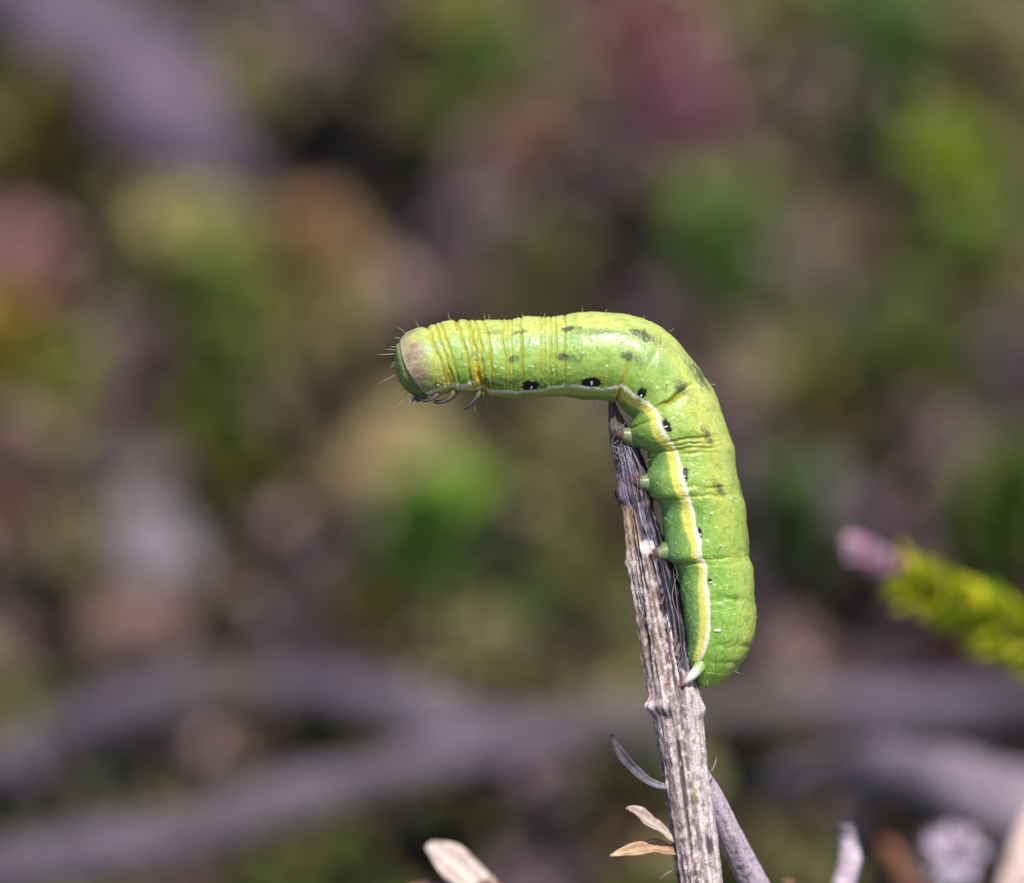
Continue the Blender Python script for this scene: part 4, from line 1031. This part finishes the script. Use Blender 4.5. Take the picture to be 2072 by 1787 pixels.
shade_lump('black shadow stand-in lump behind the pale dry heather tip', 900, 1670, 130)
shade_lump('dark shadow stand-in lump behind the mauve-tipped heather shoot', 1850, 1070, 110)
shade_lump('dark shadow stand-in lump right of the far dusky pink blossom', 1500, 310, 70)

# dense low undergrowth that reads as one mottled mass
def undergrowth(n):
    pal = {0: [(124, 118, 78), (104, 108, 62), (140, 130, 92), (88, 92, 48)], 1: [(124, 104, 108), (108, 92, 104), (140, 118, 116), (96, 80, 84)],
           2: [(112, 92, 72), (132, 112, 84), (90, 74, 58), (120, 100, 92)], 3: [(44, 44, 30), (36, 32, 36), (54, 46, 40), (34, 44, 22)]}
    items = []
    for i in range(n):
        x = rng.uniform(-200, 2270); y = rng.uniform(-150, 1900)
        k = fbm(np.array([x / 260.]), np.array([y / 260.]), 0, 77, 2)[0]
        kind = 3 if rng.uniform() < .29 else (0 if k < .43 else 2 if k < .50 else 1)
        h = rng.uniform(.002, .012); c = on_plane(x, y, h)
        ln = np.array([rng.normal(0, .7), rng.normal(0, .5), 1.0]); ln /= np.linalg.norm(ln)
        half = rng.uniform(.0025, .0065); col = lin(pal[kind][int(rng.integers(4))]) * (1.75 if kind == 0 else 1.9 if kind == 1 else 1.4 if kind == 2 else .5)
        for q in range(26):
            t = q / 25 * 2 - 1; w = rnd_dir()
            items.append((c + ln * half * t + w * .0004, ln * .8 + w * .8, rng.uniform(.0016, .0030), 1.7, rng.uniform(0, 6.28), vary(col)))
    V, F, C = leaves_geo(items)
    o = mesh_obj('undergrowth', V, F, M_FOL, None, C); o['kind'] = 'stuff'
    tag(o, 'mottled mass of tiny heather leaves covering the ground behind the caterpillar', 'undergrowth')
undergrowth(640)

# loose litter: countless bits of stem and leaf
def litter(name, label, n, xr, yr, keep=None, zlift=.004, size=(.004, .012)):
    pal = [(122, 104, 100), (104, 92, 96), (132, 116, 98), (96, 84, 66), (86, 84, 50), (70, 62, 66), (116, 96, 108), (146, 130, 118), (74, 76, 40), (60, 50, 48)]
    V, F, C = [], [], []
    box = np.array([[x, y, z] for x in (-.5, .5) for y in (-.5, .5) for z in (-.5, .5)])
    bf = [[0, 1, 3, 2], [4, 6, 7, 5], [0, 4, 5, 1], [2, 3, 7, 6], [0, 2, 6, 4], [1, 5, 7, 3]]
    xs = rng.uniform(*xr, n); ys = rng.uniform(*yr, n)
    zs = ((fbm(xs * 40, ys * 40, 0, 3, 4) - .5) * .018 + (fbm(xs * 170, ys * 170, 1, 9, 3) - .5) * .006) - .004
    k = 0
    for x, y, z in zip(xs, ys, zs):
        if keep and not keep(x, y): continue
        a = rng.uniform(0, 6.28); d = np.array([math.cos(a), math.sin(a), rng.normal(0, .25)])
        e1, e2, e3 = basis(d, rng.uniform(0, 6.28))
        L = rng.uniform(*size); w = rng.uniform(.0005, .0016); t = w * rng.uniform(.3, .9)
        c = np.array([x, y, z + rng.uniform(0, zlift)])
        tp = np.where(box[:, :1] > 0, .6, 1.0)
        V.append(c + box[:, :1] * L * e1 + tp * box[:, 1:2] * w * e2 + tp * box[:, 2:] * t * e3)
        C.append(np.repeat(vary(lin(pal[int(rng.integers(len(pal)))]) * .85, .25)[None], 8, 0))
        F += [[k * 8 + q for q in f] for f in bf]; k += 1
    o = mesh_obj(name, np.concatenate(V), F, M_LITTER, None, np.concatenate(C), smooth=False)
    o['kind'] = 'stuff'; tag(o, label, 'litter')
litter('heath_litter', 'brown and grey bits of dead heather strewn over the peaty ground', 7000, (-.30, .30), (-.12, .46))

def ground_cover(n):
    items = []
    pal = [(92, 100, 46), (78, 90, 40), (110, 108, 56), (104, 84, 88), (120, 96, 100), (66, 76, 36)]
    for i in range(n):
        r = rng.uniform(.13, .9); a = rng.uniform(0, 6.28)
        x, y = r * math.cos(a), .17 + r * math.sin(a)
        if abs(x) < .075 and -.6 < y < .34: continue
        z = ground_z(x, y) if r < .3 else -.004
        col = lin(pal[int(rng.integers(len(pal)))]); h = rng.uniform(.012, .035)
        ln = np.array([rng.normal(0, .3), rng.normal(0, .3), 1.0]); ln /= np.linalg.norm(ln)
        for q in range(26):
            t = q / 26; w = rnd_dir()
            items.append((np.array([x, y, z]) + ln * h * t, ln * .6 + w * .8, rng.uniform(.003, .0045), 1.3, rng.uniform(0, 6.28), vary(col)))
    V, F, C = leaves_geo(items)
    o = mesh_obj('low_heather', V, F, M_FOL, None, C); o['kind'] = 'stuff'
    tag(o, 'low heather growing over the heath all around', 'heather')
ground_cover(620)
